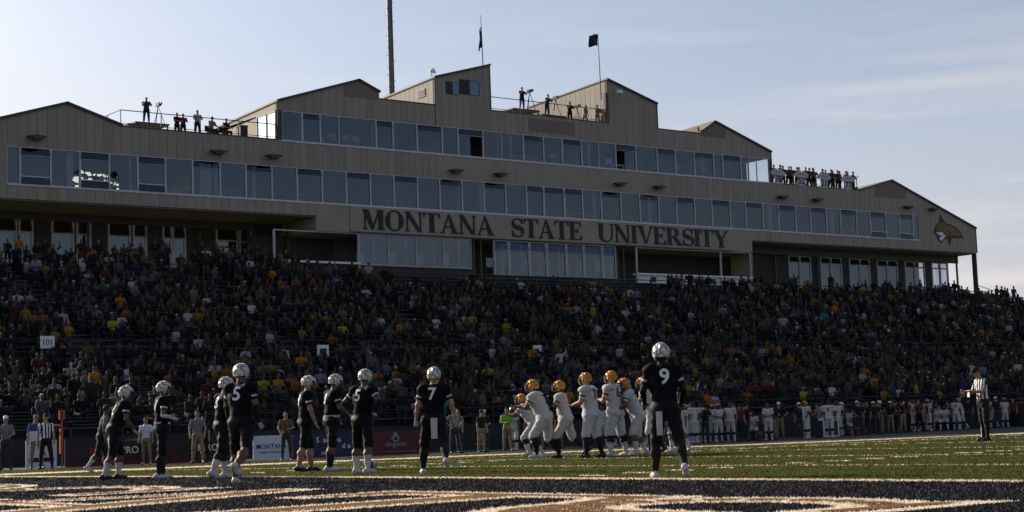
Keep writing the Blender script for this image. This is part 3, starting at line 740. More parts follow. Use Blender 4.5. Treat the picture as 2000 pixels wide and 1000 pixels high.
# backing wall behind the panels, joints show it
for a, b in zip(breaks, breaks[1:]):
    if b-a < .02: continue
    xm = (a+b)/2; ra, rb = roof_at(a, 1)-.02, roof_at(b, -1)-.02; up = 55.06 <= xm <= 102.78
    if xm < 36.39 or xm > 121.83: backing.prism_y([(a, 15.54), (b, 15.54), (b, rb), (a, ra)], FY, FY+.2)
    else:
        backing.prism_y([(a, 15.54), (b, 15.54), (b, 16.40), (a, 16.40)], FY, FY+.2)
        backing.prism_y([(a, 18.78), (b, 18.78), (b, 20.5 if up else rb), (a, 20.5 if up else ra)], FY, FY+.2)
    if up: backing.prism_y([(a, 22.63), (b, 22.63), (b, rb), (a, ra)], FY, FY+.2)
PBP(backing, 'wall', M_back)
sm = MB(); 
for a, b in ((68.0, 75.2), (75.2, 82.4), (82.4, 89.63)): 
    sm = MB(); sm.box(a+.01, b-.01, FY-.05, FY-.004, 18.76, 20.53); PBP(sm, 'panel', M_smooth)
# side walls, roofs and back
sw = MB()
def side_wall(x, zb, zt, y1=107.0, lit=-1):
    n = int((y1-FY)/.61)
    o = MB(); o.prism_x([(FY+.2, zb), (y1, zb), (y1, zt-.5), (FY+.2, zt)], x+.03, x+.16); w = PBP(o, 'side_wall', M_back)
    for i in range(n):
        ya, yb = FY+.2+(y1-FY-.2)*i/n, FY+.2+(y1-FY-.2)*(i+1)/n
        s = MB(); f = lambda y: zt-.5*(y-FY)/(y1-FY)
        s.prism_x([(ya+.014, zb), (yb-.014, zb), (yb-.014, f(yb)), (ya+.014, f(ya))], x-.01, x+.028); ob = s.build('panel', M_side, w)
for x, zb, zt in ((68.1, 24.1, 26.13), (84.65, 24.2, 27.65), (94.57, 24.2, 24.75)): side_wall(x, zb, zt)
o = MB(); o.prism_x([(FY+.2, 22.62), (107, 22.3), (107, 22.7), (FY+.2, 23.17)], 55.05, 55.2); PBP(o, 'side_wall', M_side)
o = MB(); o.box(55.05, 55.2, 99.9, 107, 20.55, 22.62); PBP(o, 'side_wall', M_side)
o = MB(); o.box(113.9, 114.0, FY+.2, 107, 20.5, 20.9); PBP(o, 'side_wall', M_side)
o = MB(); o.box(73.0, 73.1, FY+.2, 107, 24.15, 27.3); PBP(o, 'side_wall', M_side)
o = MB(); o.box(89.75, 89.85, FY+.2, 107, 24.15, 26.0); PBP(o, 'side_wall', M_side)
o = MB(); o.box(130.0, 130.14, FY+.2, 107, 15.53, 17.6); PBP(o, 'side_wall', M_side)
o = MB(); o.box(27, 130, 107, 107.2, 10, 20.4); PBP(o, 'back_wall', M_side)
o = MB(); o.box(55.2, 102.7, 107, 107.2, 20.4, 23.0); PBP(o, 'back_wall', M_side)
for (xa, za), (xb, zb) in zip(ROOF, ROOF[1:]):       # roof slabs and parapet caps
    if xb-xa < .5: continue
    flat = abs(za-zb) < .1; r = MB(); y1 = 107.3; k = .0 if flat else .5
    th = .07 if flat else .11
    if flat:
        r.box(xa, xb, FY-.07, FY+.25, za-.03, za+.05); PBP(r, 'parapet_cap', M_trim)
        r = MB(); r.box(xa, xb, FY+.25, 107, za-.25, za-.12); PBP(r, 'roof_deck', M_roof)
    else:
        vs = [(xa-.06, FY-.14, za), (xb+.06, FY-.14, zb), (xb+.06, y1, zb-k), (xa-.06, y1, za-k)]
        vs += [(x, y, z+th) for x, y, z in vs]
        r.add(vs, [(0,3,2,1),(4,5,6,7),(0,1,5,4),(1,2,6,5),(2,3,7,6),(3,0,4,7)], 0); PBP(r, 'roof', M_roof)
        e = MB(); e.bar((xa-.05, FY-.16, za+.05), (xb+.05, FY-.16, zb+.05), .05, .15); PBP(e, 'roof_edge', M_trim)
for x, z0, z1 in ((55.06, 20.56, 23.2), (68.1, 24.1, 26.13), (73.11, 24.17, 27.6), (84.65, 24.2, 27.7), (89.86, 24.15, 26.2), (102.78, 20.56, 23.2), (130.15, 15.53, 17.85)):
    e = MB(); e.box(x-.05, x+.05, FY-.075, FY-.048, z0, z1); PBP(e, 'corner_trim', M_trim)
for poly in ([(60.41, 24.05), (63.18, 24.05), (63.18, 24.58), (61.6, 25.2), (60.41, 24.82)], [(94.55, 23.95), (97.45, 23.95), (97.45, 24.80), (96.28, 25.17), (94.9, 24.3), (94.55, 24.15)], [(116.0, 20.12), (120.2, 20.12), (120.2, 20.98), (118.3, 21.6), (116.0, 21.0)]):
    l = MB(); l.prism_y(poly, FY-.07, FY-.05); w = PBP(l, 'louver', M_louver)
for a, b in ((76.6, 78.1), (78.1, 79.6), (79.6, 81.15)):
    l = MB(); l.box(a+.015, b-.015, FY-.065, FY-.047, 22.9, 23.93); PBP(l, 'louver', M_louver)
# ---- ribbon windows
def window(x0, x1, z0, z1, framed, y=FY, gl=M_glass, fm=M_frame, trans=None, low=None, opened=False, fw_=.055, jit=.012):
    f = MB(); d0, d1 = y-.03, y+.09; w = fw_
    f.box(x0, x0+w/2, d0, d1, z0, z1).box(x1-w/2, x1, d0, d1, z0, z1).box(x0+w/2, x1-w/2, d0, d1, z0, z0+w).box(x0+w/2, x1-w/2, d0, d1, z1-w, z1)
    bars = []
    if framed:
        f.box(x0+w/2, x0+w*1.4, d0-.012, d1, z0+w, z1-w).box(x1-w*1.4, x1-w/2, d0-.012, d1, z0+w, z1-w)
        if trans: f.box(x0+w*1.4, x1-w*1.4, d0-.01, d1, trans-w*.6, trans+w*.6); bars.append(trans)
        if low: f.box(x0+w*1.4, x1-w*1.4, d0-.01, d1, low-w*.6, low+w*.6); bars.append(low)
    fo = PBP(f, 'window', fm)
    zs = sorted([z0+w]+bars+[z1-w])
    for a, b in zip(zs, zs[1:]):
        tl = 0.0
        if framed and (b-a) < .8: tl = .16                 # hopper sash standing slightly open
        x_a, x_b = x0+w, x1-w
        if opened and b-a > .8:
            xm = x_a+(x_b-x_a)*(.5 if opened == 1 else .45)
            x_a, x_b = (x_a, xm) if opened == 1 else (xm, x_b)
        j0, j1 = random.uniform(-jit, jit), random.uniform(-jit, jit)      # panes never sit perfectly plumb
        p = MB(); p.add([(x_a, y+.03-tl+j0, a), (x_b, y+.03-tl-j0, a), (x_b, y+.03+j1, b), (x_a, y+.03-j1, b)], [(0, 1, 2, 3)])
        p.build('pane', gl, fo)
    return fo
AX = [36.39, 37.16, 39.14, 40.98, 42.97, 44.84, 46.79, 48.67, 50.7, 52.55, 54.56, 56.45, 58.46, 60.35, 62.37, 64.3, 66.35, 68.25, 70.27, 72.2, 74.26, 76.19, 77.86, 79.86, 81.7, 83.56, 85.62, 87.56, 89.64, 91.54, 93.59, 95.5, 97.62, 99.41, 101.49, 103.35, 105.49, 107.29, 109.37, 111.16, 113.32, 115.1, 117.26, 119.09, 121.03, 121.83]
fr = False
for i in range(len(AX)-1):
    framed = (i % 2 == 1) if i <= 20 else (True if i in (21, 22, 23) else (i % 2 == 1))
    lw = 16.94 if i in (1, 3, 5, 41, 43) else None
    window(AX[i], AX[i+1], 16.42, 18.75, framed, trans=18.25 if framed else None, low=lw if framed else None, jit=.001 if 1 < i < 6 else .012)
BX = [55.4, 56.95, 58.41, 59.89, 62.92, 64.38, 66.4, 68.64, 70.01, 72.34, 74.0, 76.05, 78.04, 79.82, 81.79, 83.51, 85.25, 87.4, 89.65, 91.67, 93.75, 95.98, 96.99, 99.14, 100.05, 102.51]
BF = 'pfppfpfpfppfpfppfpfpfpfpp'
for i, c in enumerate(BF):
    window(BX[i], BX[i+1], 20.54, 22.6, c == 'f', trans=22.1 if c == 'f' else None, opened=1 if i == 8 else (2 if i == 16 else False), gl=M_glasst if i == 24 else M_glass)
for n, b0, b1, z in (('upper', 55.1, 55.4, 20.54), ('upper', 102.51, 102.74, 20.54)):
    o = MB(); o.box(b0, b1, FY-.04, FY+.1, 20.54, 22.6); PBP(o, 'corner_post', M_trim)
# sills
o = MB(); o.box(36.3, 121.9, FY-.09, FY-.032, 16.34, 16.415); PBP(o, 'sill', M_frame)
o = MB(); o.box(55.1, 102.7, FY-.09, FY-.032, 20.46, 20.535); PBP(o, 'sill', M_frame)
# rooms behind the glass
o = MB(); o.box(36, 122, FY+.2, 101.5, 16.1, 16.4); PBP(o, 'floor', M_inter)
o = MB(); o.box(36, 122, 101.5, 101.7, 16.1, 20.3); PBP(o, 'room_wall', M_inter)
o = MB(); o.box(55.3, 102.7, FY+.2, 101.5, 20.3, 20.52); PBP(o, 'floor', M_inter)
o = MB(); o.box(55.3, 99.9, 101.5, 101.7, 20.5, 23.0); PBP(o, 'room_wall', M_inter)
o = MB(); o.box(99.9, 100.0, FY+.2, 101.7, 20.5, 22.6); PBP(o, 'room_wall', M_inter)
o = MB(); o.box(55.3, 102.6, FY+.21, 101.5, 22.62, 22.75); PBP(o, 'ceiling', M_inter)
o = MB(); o.box(36.1, 122, FY+.21, 101.5, 18.8, 18.95); PBP(o, 'ceiling', M_inter)
for i in range(26):                                        # desks, white counters and chairs seen dimly inside
    x = random.uniform(37, 120); k = MB(); w = random.uniform(.5, 2.2)
    k.box(x, x+w, FY+.6, FY+1.3, 16.95, 17.03).box(x+.05, x+.1, FY+.65, FY+1.2, 16.4, 16.95).box(x+w-.1, x+w-.05, FY+.65, FY+1.2, 16.4, 16.95)
    PBP(k, 'counter', M_white)
for i in range(16):
    x = random.uniform(56, 98); k = MB(); w = random.uniform(.4, 1.5)
    k.box(x, x+w, FY+.6, FY+1.2, 21.0, 21.07).box(x+.05, x+.1, FY+.65, FY+1.1, 20.52, 21.0).box(x+w-.1, x+w-.05, FY+.65, FY+1.1, 20.52, 21.0)
    PBP(k, 'counter', M_white)
for i in range(34):                                        # blinds, posts and monitors close to the glass
    x = random.uniform(37, 120); k = MB()
    if i % 3 == 0: k.box(x, x+random.uniform(.15, .5), FY+.35, FY+.40, 16.45, 18.7)
    elif i % 3 == 1: k.box(x, x+.75, FY+.7, FY+.74, 17.1, 17.55).box(x+.3, x+.4, FY+.72, FY+.8, 16.9, 17.1)
    else: k.box(x, x+.12, FY+1.4, FY+1.5, 16.42, 18.75)
    PBP(k, ('blind', 'monitor', 'room_post')[i % 3], M_inter if i % 3 else M_white)
for i in range(14):
    x = random.uniform(56, 98); k = MB()
    if i % 2: k.box(x, x+random.uniform(.15, .4), FY+.35, FY+.40, 20.6, 22.5)
    else: k.box(x, x+.6, FY+.8, FY+.85, 21.1, 21.5)
    PBP(k, ('monitor', 'blind')[i % 2], M_white)
for i, x in enumerate((62.3, 65.0, 67.4, 69.6, 73.6, 75.4, 77.1, 79.0, 80.8, 82.6, 84.2)):
    k = MB(); k.box(x-.3, x+.3, FY+1.4, FY+1.45, 12.6, 13.3+.2*(i % 2)).box(x+.5, x+.62, FY+.5, FY+.6, 12.0, 14.4); PBP(k, 'screen', M_white)
# clear corner glazing at the right end and the side window at the left end of the upper floor
f = MB()
for y in (97.2, 98.6, 100.0, 101.4): f.box(102.62, 102.7, y-.03, y+.03, 20.55, 22.6)
PBP(f, 'window', M_frame)
f = MB(); f.box(55.03, 55.13, 97.25, 97.33, 20.6, 22.6).box(55.03, 55.13, 98.5, 98.57, 20.6, 22.6).box(55.03, 55.13, 99.8, 99.9, 20.6, 22.6).box(55.03, 55.13, 97.33, 99.8, 20.55, 20.66).box(55.03, 55.13, 97.33, 99.8, 22.52, 22.61)
fo = PBP(f, 'window', M_wframe)
p = MB(); p.add([(55.09, 97.33, 20.66), (55.09, 99.8, 20.66), (55.09, 99.8, 22.52), (55.09, 97.33, 22.52)], [(0, 1, 2, 3)]); p.build('pane', M_glasst, fo)
# tower windows: two sliding pairs
for a, b, z0, z1 in ((69.06, 70.26, 25.02, 25.98), (70.32, 72.08, 25.13, 26.27)):
    f = MB(); w = .05; m = (a+b)/2; f.box(a, b, FY-.06, FY-.0475, z0, z0+w).box(a, b, FY-.06, FY-.0475, z1-w, z1)
    for x in (a, m, b): f.box(x-w/2, x+w/2, FY-.07, FY-.0475, z0+w, z1-w)
    fo = PBP(f, 'window', M_trim)
    for x0, x1, mm in ((a+w/2, m-w/2, M_black), (m+w/2, b-w/2, M_glass2)):
        p = MB(); p.box(x0, x1, FY-.056, FY-.05, z0+w, z1-w); p.build('pane', mm, fo)
    bk = MB(); bk.box(a, b, FY-.049, FY-.046, z0, z1); bk.build('lining', M_black, fo)
o = MB(); o.box(68.05, 68.085, 98.2, 99.2, 25.0, 25.6); w_ = PBP(o, 'window', M_wframe)
o = MB(); o.box(68.04, 68.05, 98.28, 99.12, 25.08, 25.52); o.build('pane', M_black, w_)
# ---- sign band with raised serif letters
for a, b in ((57.9, 60.55), (97.6, 99.95)):
    o = MB(); o.box(a, b, FY-.06, FY-.003, 14.48, 16.33); PBP(o, 'panel', M_smooth)
o = MB(); o.box(60.56, 97.59, FY-.14, FY-.003, 14.50, 16.33); sg = PBP(o, 'sign_panel', M_smooth)
o = MB(); o.box(60.56, 97.59, FY-.17, FY-.141, 14.50, 14.56); o.build('sign_edge', M_trim, sg)
def lettering(txt, x0, x1, z0, hgt):
    adv = sum(glyph(c)[1] for c in txt); k = (x1-x0)/adv; x = x0
    for c in txt:
        polys, a = glyph(c); mb = MB()
        for i, p in enumerate(polys):
            mb.prism_y([(x+u*k, z0+v*hgt) for u, v in p], FY-.20-.0006*i, FY-.139)
        if polys: mb.build('letter', M_letter, sg)
        x += a*k
lettering('MONTANA', 61.5, 73.0, 14.76, 1.40); lettering('STATE', 74.55, 81.4, 14.76, 1.40); lettering('UNIVERSITY', 82.95, 97.1, 14.76, 1.40)
# ---- recesses under the overhang
for xa, xb, y1 in ((27, 57.85, 102.0), (100.0, 130.1, 99.5)):
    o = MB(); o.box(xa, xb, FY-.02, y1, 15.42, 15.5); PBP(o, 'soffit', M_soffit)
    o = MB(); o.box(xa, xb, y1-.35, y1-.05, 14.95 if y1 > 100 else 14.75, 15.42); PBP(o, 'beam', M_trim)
o = MB(); o.box(57.86, 57.99, FY, 102, 14.48, 15.42); PBP(o, 'side_wall', M_side)
o = MB(); o.box(99.9, 99.98, FY, 99.5, 12.0, 15.42); PBP(o, 'side_wall', M_side)
LW = [[(36.6, 38.85), (39.0, 39.92)], [(41.17, 42.66), (42.87, 43.83)], [(45.03, 46.6), (46.8, 47.75)], [(48.94, 49.58), (49.66, 50.6)], [(52.9, 54.55), (54.7, 55.65)]]
RW = [[(107.0, 108.4), (108.4, 109.8)], [(111.06, 112.4), (112.4, 113.84)], [(114.9, 116.3), (116.3, 117.65)], [(118.7, 120.1), (120.1, 121.55)], [(122.6, 124.0), (124.0, 125.45)], [(126.5, 127.7), (127.7, 128.9)]]
def low_wall(groups, x0, x1, y, zt):
    x = x0
    for gpair in groups:
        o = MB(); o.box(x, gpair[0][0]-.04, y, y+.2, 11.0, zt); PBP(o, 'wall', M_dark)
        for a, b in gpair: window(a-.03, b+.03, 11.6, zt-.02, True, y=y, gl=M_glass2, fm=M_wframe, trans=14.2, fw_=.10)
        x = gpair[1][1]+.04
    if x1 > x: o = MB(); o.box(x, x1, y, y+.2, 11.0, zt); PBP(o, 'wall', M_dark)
    o = MB(); o.box(x0, x1, y+3.5, y+3.7, 11.0, 15.4); PBP(o, 'room_wall', M_inter)
low_wall(LW, 27, 57.85, 102.0, 15.1); low_wall(RW, 100.0, 129.0, 99.5, 14.8)
for x, y in ((30, 98.0), (43.5, 101.7), (51.5, 101.7), (56.4, 100.2), (57.5, 100.2), (105.0, 99.2), (101.6, 99.2), (110.4, 99.2), (129.1, 98.6), (129.9, 97.3)):
    o = MB(); o.box(x-.07, x+.07, y-.07, y+.07, 10.6, 15.42); PBP(o, 'column', M_trim)
o = MB(); o.box(129.95, 130.12, FY+.02, FY+.22, 10.5, 15.52); PBP(o, 'column', mat('column_green', (.05, .07, .055), .6, .1))
# ---- centre ground floor
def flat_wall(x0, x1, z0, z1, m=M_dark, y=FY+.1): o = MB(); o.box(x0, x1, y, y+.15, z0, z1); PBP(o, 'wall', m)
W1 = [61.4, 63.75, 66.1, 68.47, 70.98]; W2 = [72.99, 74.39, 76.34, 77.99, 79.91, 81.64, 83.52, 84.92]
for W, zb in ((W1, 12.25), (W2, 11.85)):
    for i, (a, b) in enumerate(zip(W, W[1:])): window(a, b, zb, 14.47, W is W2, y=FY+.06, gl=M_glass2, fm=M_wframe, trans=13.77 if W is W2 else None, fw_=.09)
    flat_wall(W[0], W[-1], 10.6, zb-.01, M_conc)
    o = MB(); o.box(W[0], W[-1], 101.0, 101.2, 10.6, 14.5); PBP(o, 'room_wall', M_inter)
    o = MB(); o.box(W[0], W[-1], FY+.3, 101.0, zb-.2, zb-.05); PBP(o, 'floor', M_inter)
for a, b in ((70.98, 72.99), (84.92, 87.0)):
    o = MB(); o.box(a, b, 99.0, 99.2, 10.6, 14.5); PBP(o, 'room_wall', M_dark)
    for x in (a+.55, a+1.2):
        o = MB(); o.box(x-.05, x+.05, FY+.5, FY+.6, 10.6, 14.5); PBP(o, 'column', M_soffit)
for a, b, xs in ((54.6, 61.35, (54.6, 61.25)), (87.0, 99.8, (87.0, 96.25, 99.7))):
    o = MB(); o.box(a, b, 100.5, 100.7, 10.6, 14.5); PBP(o, 'room_wall', M_dark)
    o = MB(); o.box(a, b, FY-.1, FY+.5, 12.28, 12.42); PBP(o, 'counter', M_white)
    o = MB(); o.box(a+.05, b-.05, FY+.12, FY+.2, 11.6, 12.27); PBP(o, 'wall', M_white if a > 80 else M_conc)
    o = MB(); o.box(a, b, FY+.05, FY+.14, 14.40, 14.48); PBP(o, 'frame', M_wframe)
    for x in xs: o = MB(); o.box(x-.06, x+.10, FY-.02, FY+.08, 11.6, 14.40); PBP(o, 'frame', M_wframe)
for x in np.arange(88.5, 99, 2.2):
    o = MB(); o.box(x, x+.6, FY+.08, FY+.115, 11.75, 12.15); PBP(o, 'opening', M_black)
o = MB(); o.box(57.9, 99.95, FY+.2, 101, 14.42, 14.47); PBP(o, 'ceiling', M_soffit)
# ---- wall lamps: dark oval fittings on short brackets
for x in (38.09, 50.38, 54.5, 69.52, 73.57, 85.28, 89.4, 103.64, 107.92, 120.08, 123.65):
    o = MB(); n = 12
    for k, (y0, y1) in enumerate(((FY-.62, FY-.22),)):
        ring = [(x+.62*math.cos(2*math.pi*i/n), 19.36+.09*math.sin(2*math.pi*i/n)) for i in range(n)]
        o.prism_y(ring, y0, y1)
    o.box(x-.06, x+.06, FY-.22, FY-.047, 19.3, 19.4).box(x-.25, x+.25, FY-.6, FY-.25, 19.16, 19.29)
    PBP(o, 'wall_lamp', M_trim)
# ---- wildcat head emblem on the right gable: dark outline, tan face, white jaw
def emblem(poly, y0, y1, m): o = MB(); o.prism_y(poly, y0, y1); return PBP(o, 'emblem', m)
cat_o = [(125.0, 18.95), (124.78, 18.25), (124.35, 17.95), (124.05, 17.6), (123.88, 17.3), (124.02, 16.98), (124.25, 17.1), (124.35, 16.72), (124.62, 16.38), (125.02, 16.32), (125.3, 16.62), (125.72, 16.74), (125.98, 16.5), (126.08, 16.05), (126.32, 16.62), (126.62, 16.86), (127.3, 16.80), (128.2, 16.84), (127.75, 17.45), (127.2, 17.85), (126.5, 18.05), (125.75, 18.15), (125.3, 18.5)]
def shrink(poly, e): return expand(poly if sum(poly[i-1][0]*poly[i][1]-poly[i][0]*poly[i-1][1] for i in range(len(poly))) > 0 else poly[::-1], -e)
em = MB(); em.prism_y(cat_o, FY-.09, FY-.047); ce = PBP(em, 'emblem', M_letter)
f_ = [(124.98, 18.6), (124.85, 18.15), (124.45, 17.88), (124.18, 17.55), (124.1, 17.35), (124.5, 17.3), (125.0, 17.42), (125.5, 17.2), (125.75, 16.9), (126.0, 16.85), (126.1, 16.55), (126.25, 16.95), (126.6, 17.02), (127.2, 17.0), (127.85, 16.98), (127.5, 17.38), (127.05, 17.7), (126.4, 17.9), (125.65, 18.0), (125.15, 18.3)]
em = MB(); em.prism_y(f_, FY-.105, FY-.0905); em.build('emblem_face', mat('emblem_gold', (.15, .09, .04), .6, .1), ce)
j_ = [(124.02, 17.28), (124.45, 17.22), (124.95, 17.32), (125.35, 17.12), (125.55, 16.88), (125.2, 16.75), (124.95, 16.48), (124.68, 16.5), (124.5, 16.75), (124.8, 16.8), (124.85, 16.98), (124.45, 16.98), (124.3, 17.15)]
em = MB(); em.prism_y(j_, FY-.12, FY-.106); em.build('emblem_jaw', M_white, ce)
for q in ([(124.25, 17.62), (124.7, 17.70), (124.5, 17.55)], [(125.0, 18.55), (125.2, 18.1), (124.95, 18.2)], [(126.0, 17.5), (126.1, 16.6), (126.2, 17.3)]):
    em = MB(); em.prism_y(q, FY-.122, FY-.106); em.build('emblem_mark', M_letter, ce)
# ---- roof railings
def railing(xa, xb, z, y=FY+.12, ret=None, step=2.3, net=True):
    n = max(2, int((xb-xa)/step)); r = MB()
    r.bar((xa, y, z+1.02), (xb, y, z+1.02), .05).bar((xa, y, z+.14), (xb, y, z+.14), .035)
    if ret:
        for x in ret: r.bar((x, y, z+1.02), (x, y+4, z+1.02), .05).bar((x, y, z+.14), (x, y+4, z+.14), .035)
    ro = PBP(r, 'railing', M_rail)
    for i in range(n+1):
        p = MB(); x = xa+(xb-xa)*i/n; p.box(x-.025, x+.025, y-.025, y+.025, z, z+1.0); p.build('post', M_rail, ro)
    if ret:
        for x in ret:
            for yy in (y+2, y+4): p = MB(); p.box(x-.025, x+.025, yy-.025, yy+.025, z, z+1.0); p.build('post', M_rail, ro)
railing(43.8, 54.95, 20.6, ret=(43.8,)); railing(73.2, 84.5, 24.22); railing(102.9, 113.75, 20.6, ret=(113.75,))
railing(63.5, 67.9, 24.15, y=104.0)
# flags on poles standing on the roof
def flagpole(x, z0, z1, wave, label):
    e = empty('flag_pole', (x, FY+.4, z0), label=label, cat='flag')
    p = MB(); p.tube([(0, 0, 0), (-.03, 0, (z1-z0)*.6), (-.06, 0, z1-z0)], [.045, .035, .02], 8); p.build('pole', M_steel, e)
    fl = MB(); nu, nv = 9, 7; zt = z1-z0-(.9 if wave < .5 else .12); vs = []
    for i in range(nu+1):
        for j in range(nv+1):
            u, v = i/nu, j/nv
            if wave < .5: vs.append((-.06-.32*u*(.4+.6*v)-.05*math.sin(7*v+3*u), .12*math.sin(9*u+4*v), zt-1.55*v-.35*u))
            else: vs.append((-.05-.95*u, .10*math.sin(6*u+2*v), zt-.95*v-.18*u*(1-.3*v)+.06*math.sin(5*u)))
    fl.add(vs, [(i*(nv+1)+j, i*(nv+1)+j+1, (i+1)*(nv+1)+j+1, (i+1)*(nv+1)+j) for i in range(nu) for j in range(nv)])
    fo = fl.build('flag', M_flag, e, smooth=True); sm_ = fo.modifiers.new('th', 'SOLIDIFY'); sm_.thickness = .01
flagpole(72.85, 27.5, 31.45, 0, 'dark flag hanging limp on the pole atop the highest roof tower')
flagpole(84.35, 26.1, 31.45, 1, 'dark flag blowing out to the left on the right tower pole')
b = MB(); b.box(84.2, 84.5, FY-.3, FY-.05, 25.2, 26.5); PBP(b, 'pole_bracket', M_trim)
c = MB(); c.tube([(85.4, FY-.05, 26.8), (85.4, FY-.4, 26.85), (85.4, FY-.55, 26.7)], .035, 6).box(85.25, 85.6, FY-.8, FY-.45, 26.5, 26.75); PBP(c, 'camera_dome', M_white)
for x, y, z in ((68.3, 97.6, 26.35), (64.2, 103, 24.2)):
    k = MB(); k.tube([(x, y, z), (x, y, z+.35)], .04, 6).tube([(x, y-.1, z+.3), (x, y-.16, z+.42), (x+.05, y-.2, z+.6)], [.28, .22, .03], 10); PBP(k, 'satellite_dish', M_white)
for x in (73.45,):
    k = MB(); k.tube([(x, 98.0, 24.1), (x, 98.0, 25.0)], .03, 6).box(x-.1, x+.15, 97.8, 98.1, 24.7, 24.95); PBP(k, 'camera_dome', M_white)
# floodlight masts: one behind the press box, one across the field (seen only as a reflection in the glass)
M_lamp = emit('floodlight_lamp', (1.0, .86, .66), 8.0)
def mast(x, y, z0, z1, label, rows, colsn, face, lit, rad=.36):
    e = empty('floodlight_mast', (x, y, z0), label=label, cat='light mast')
    p = MB(); p.tube([(0, 0, 0), (0, 0, z1-z0)], [rad, rad*.45], 16); p.build('pole', M_steel, e)
    for q_ in range(14): c_ = MB(); z_ = 22+q_*1.6; rr = rad*(1-.55*z_/(z1-z0)); c_.tube([(0, 0, z_), (0, 0, z_+.10)], rr+.025, 14).bar((rr, 0, z_+.6), (rr+.22, 0, z_+.6), .03).bar((-rr, 0, z_+1.0), (-rr-.22, 0, z_+1.0), .03); c_.build('climbing_peg', M_steel, e)
    c_ = MB(); c_.tube([(.1, -rad*.95, 0), (.1, -rad*.6, (z1-z0)*.6), (.1, -rad*.5, z1-z0)], .04, 6); c_.build('conduit', M_rail, e)
    for r in range(rows):
        zz = z1-z0-.4-r*1.1; a = MB(); a.bar((-3.3, 0, zz-.45), (3.3, 0, zz-.45), .12); a.build('cross_arm', M_steel, e)
        for c in range(colsn):
            xx = -3+6*c/(colsn-1); h_ = MB(); h_.tube([(xx, 0, zz), (xx, .30*face, zz-.10), (xx, .42*face, zz-.14)], [.18, .36, .38], 12)
            ho = h_.build('lamp_head', M_steel, e)
            d = MB(); d.tube([(xx, .425*face, zz-.142), (xx, .435*face, zz-.145)], .34, 12); d.build('lamp', M_lamp if (lit and (r*5+c*3) % 7 != 0) else M_glasst, ho)
mast(72.0, 108.5, -.5, 45.0, 'tall grey floodlight mast rising behind the press box', 3, 8, -1, False)
mast(101.5, -40.0, -.5, 41.2, 'floodlight mast mirrored as bright lamps in the left press box windows', 3, 8, 1, True)
# ================================================================ THE GRANDSTAND
gs = empty('grandstand', (70, 64, -.4), label='shaded bleacher grandstand packed with spectators below the press box', cat='grandstand')
def GS(mb, name, m, parent=None):
    o = mb.build(name, m, parent or gs)
    if parent is None: o.location = (-70, -64, .4)
    return o
SX0, SX1 = 8.0, 130.0
AISL = [12.5, 24.0, 35.0, 46.5, 58.0, 69.5, 81.0, 92.5, 104.0, 115.5, 127.0]
ROWS = []
for i in range(19): ROWS.append((64.6+.74*i, .9+.155*i, .155, 0))
for i in range(20): ROWS.append((80.9+.74*i, 4.95+.333*i, .333, 1))
for y, z, rise, tier in ROWS:
    s = MB(); s.box(SX0, SX1, y, y+.738, z-rise-.1, z); st = GS(s, 'step', M_step)
    b = MB(); b.box(SX0, SX1, y+.40, y+.66, z+.40, z+.44)
    for x in np.arange(SX0+1, SX1, 6.0): b.box(x-.03, x+.03, y+.45, y+.6, z, z+.40)
    b.build('bench', M_bench, st)
    for a in AISL:
        k = MB(); k.box(a-.55, a+.55, y-.004, y+.05, z-rise+.02, z+.004).box(a-.55, a+.55, y+.05, y+.36, z+.001, z+.006); k.build('aisle_step', M_aisle if (58 < a < 93 and tier) else M_conc, st)
        k = MB(); k.box(a-.55, a+.55, y+.37, y+.735, z+.0, z+rise*.5); k.build('aisle_step', M_aisle if (58 < a < 93 and tier) else M_conc, st)
w = MB(); w.box(SX0, SX1, 64.2, 64.55, -.6, .95); GS(w, 'front_wall', M_step)
r = MB(); r.bar((SX0, 64.3, 1.75), (SX1, 64.3, 1.75), .04).bar((SX0, 64.3, 1.35), (SX1, 64.3, 1.35), .03); ro = GS(r, 'front_rail', M_rail)
for x in np.arange(SX0, SX1+.1, 4.0): p = MB(); p.box(x-.025, x+.025, 64.28, 64.32, 0.95, 1.73); p.build('post', M_rail, ro)
# cross aisle wall with entry tunnels
w0 = 78.7
w = MB(); w.box(SX0, SX1, w0, 80.6, 3.7, 3.85); GS(w, 'walkway', M_conc)
prev = SX0; tun = [(37.6, 39.6), (48.6, 51.0), (64.5, 66.5), (77.0, 79.5), (96.5, 98.8), (110, 112.2)]
for a, b in tun+[(SX1, SX1)]:
    x = prev
    while x < a-.01:
        x2 = min(x+3.2, a); w = MB(); w.box(x+.01, x2-.01, 80.6, 80.88, 3.85, 5.05); GS(w, 'wall_panel', M_conc); x = x2
    if b > a: w = MB(); w.box(a, b, 80.6, 80.88, 4.95, 5.05); GS(w, 'entry_lintel', M_conc)
    prev = b
r = MB(); r.bar((SX0, 80.7, 6.0), (SX1, 80.7, 6.0), .035).bar((SX0, 80.7, 5.55), (SX1, 80.7, 5.55), .025); ro = GS(r, 'cross_rail', M_rail)
for x in np.arange(SX0, SX1+.1, 3.0): p = MB(); p.box(x-.025, x+.025, 80.68, 80.72, 5.05, 5.98); p.build('post', M_rail, ro)
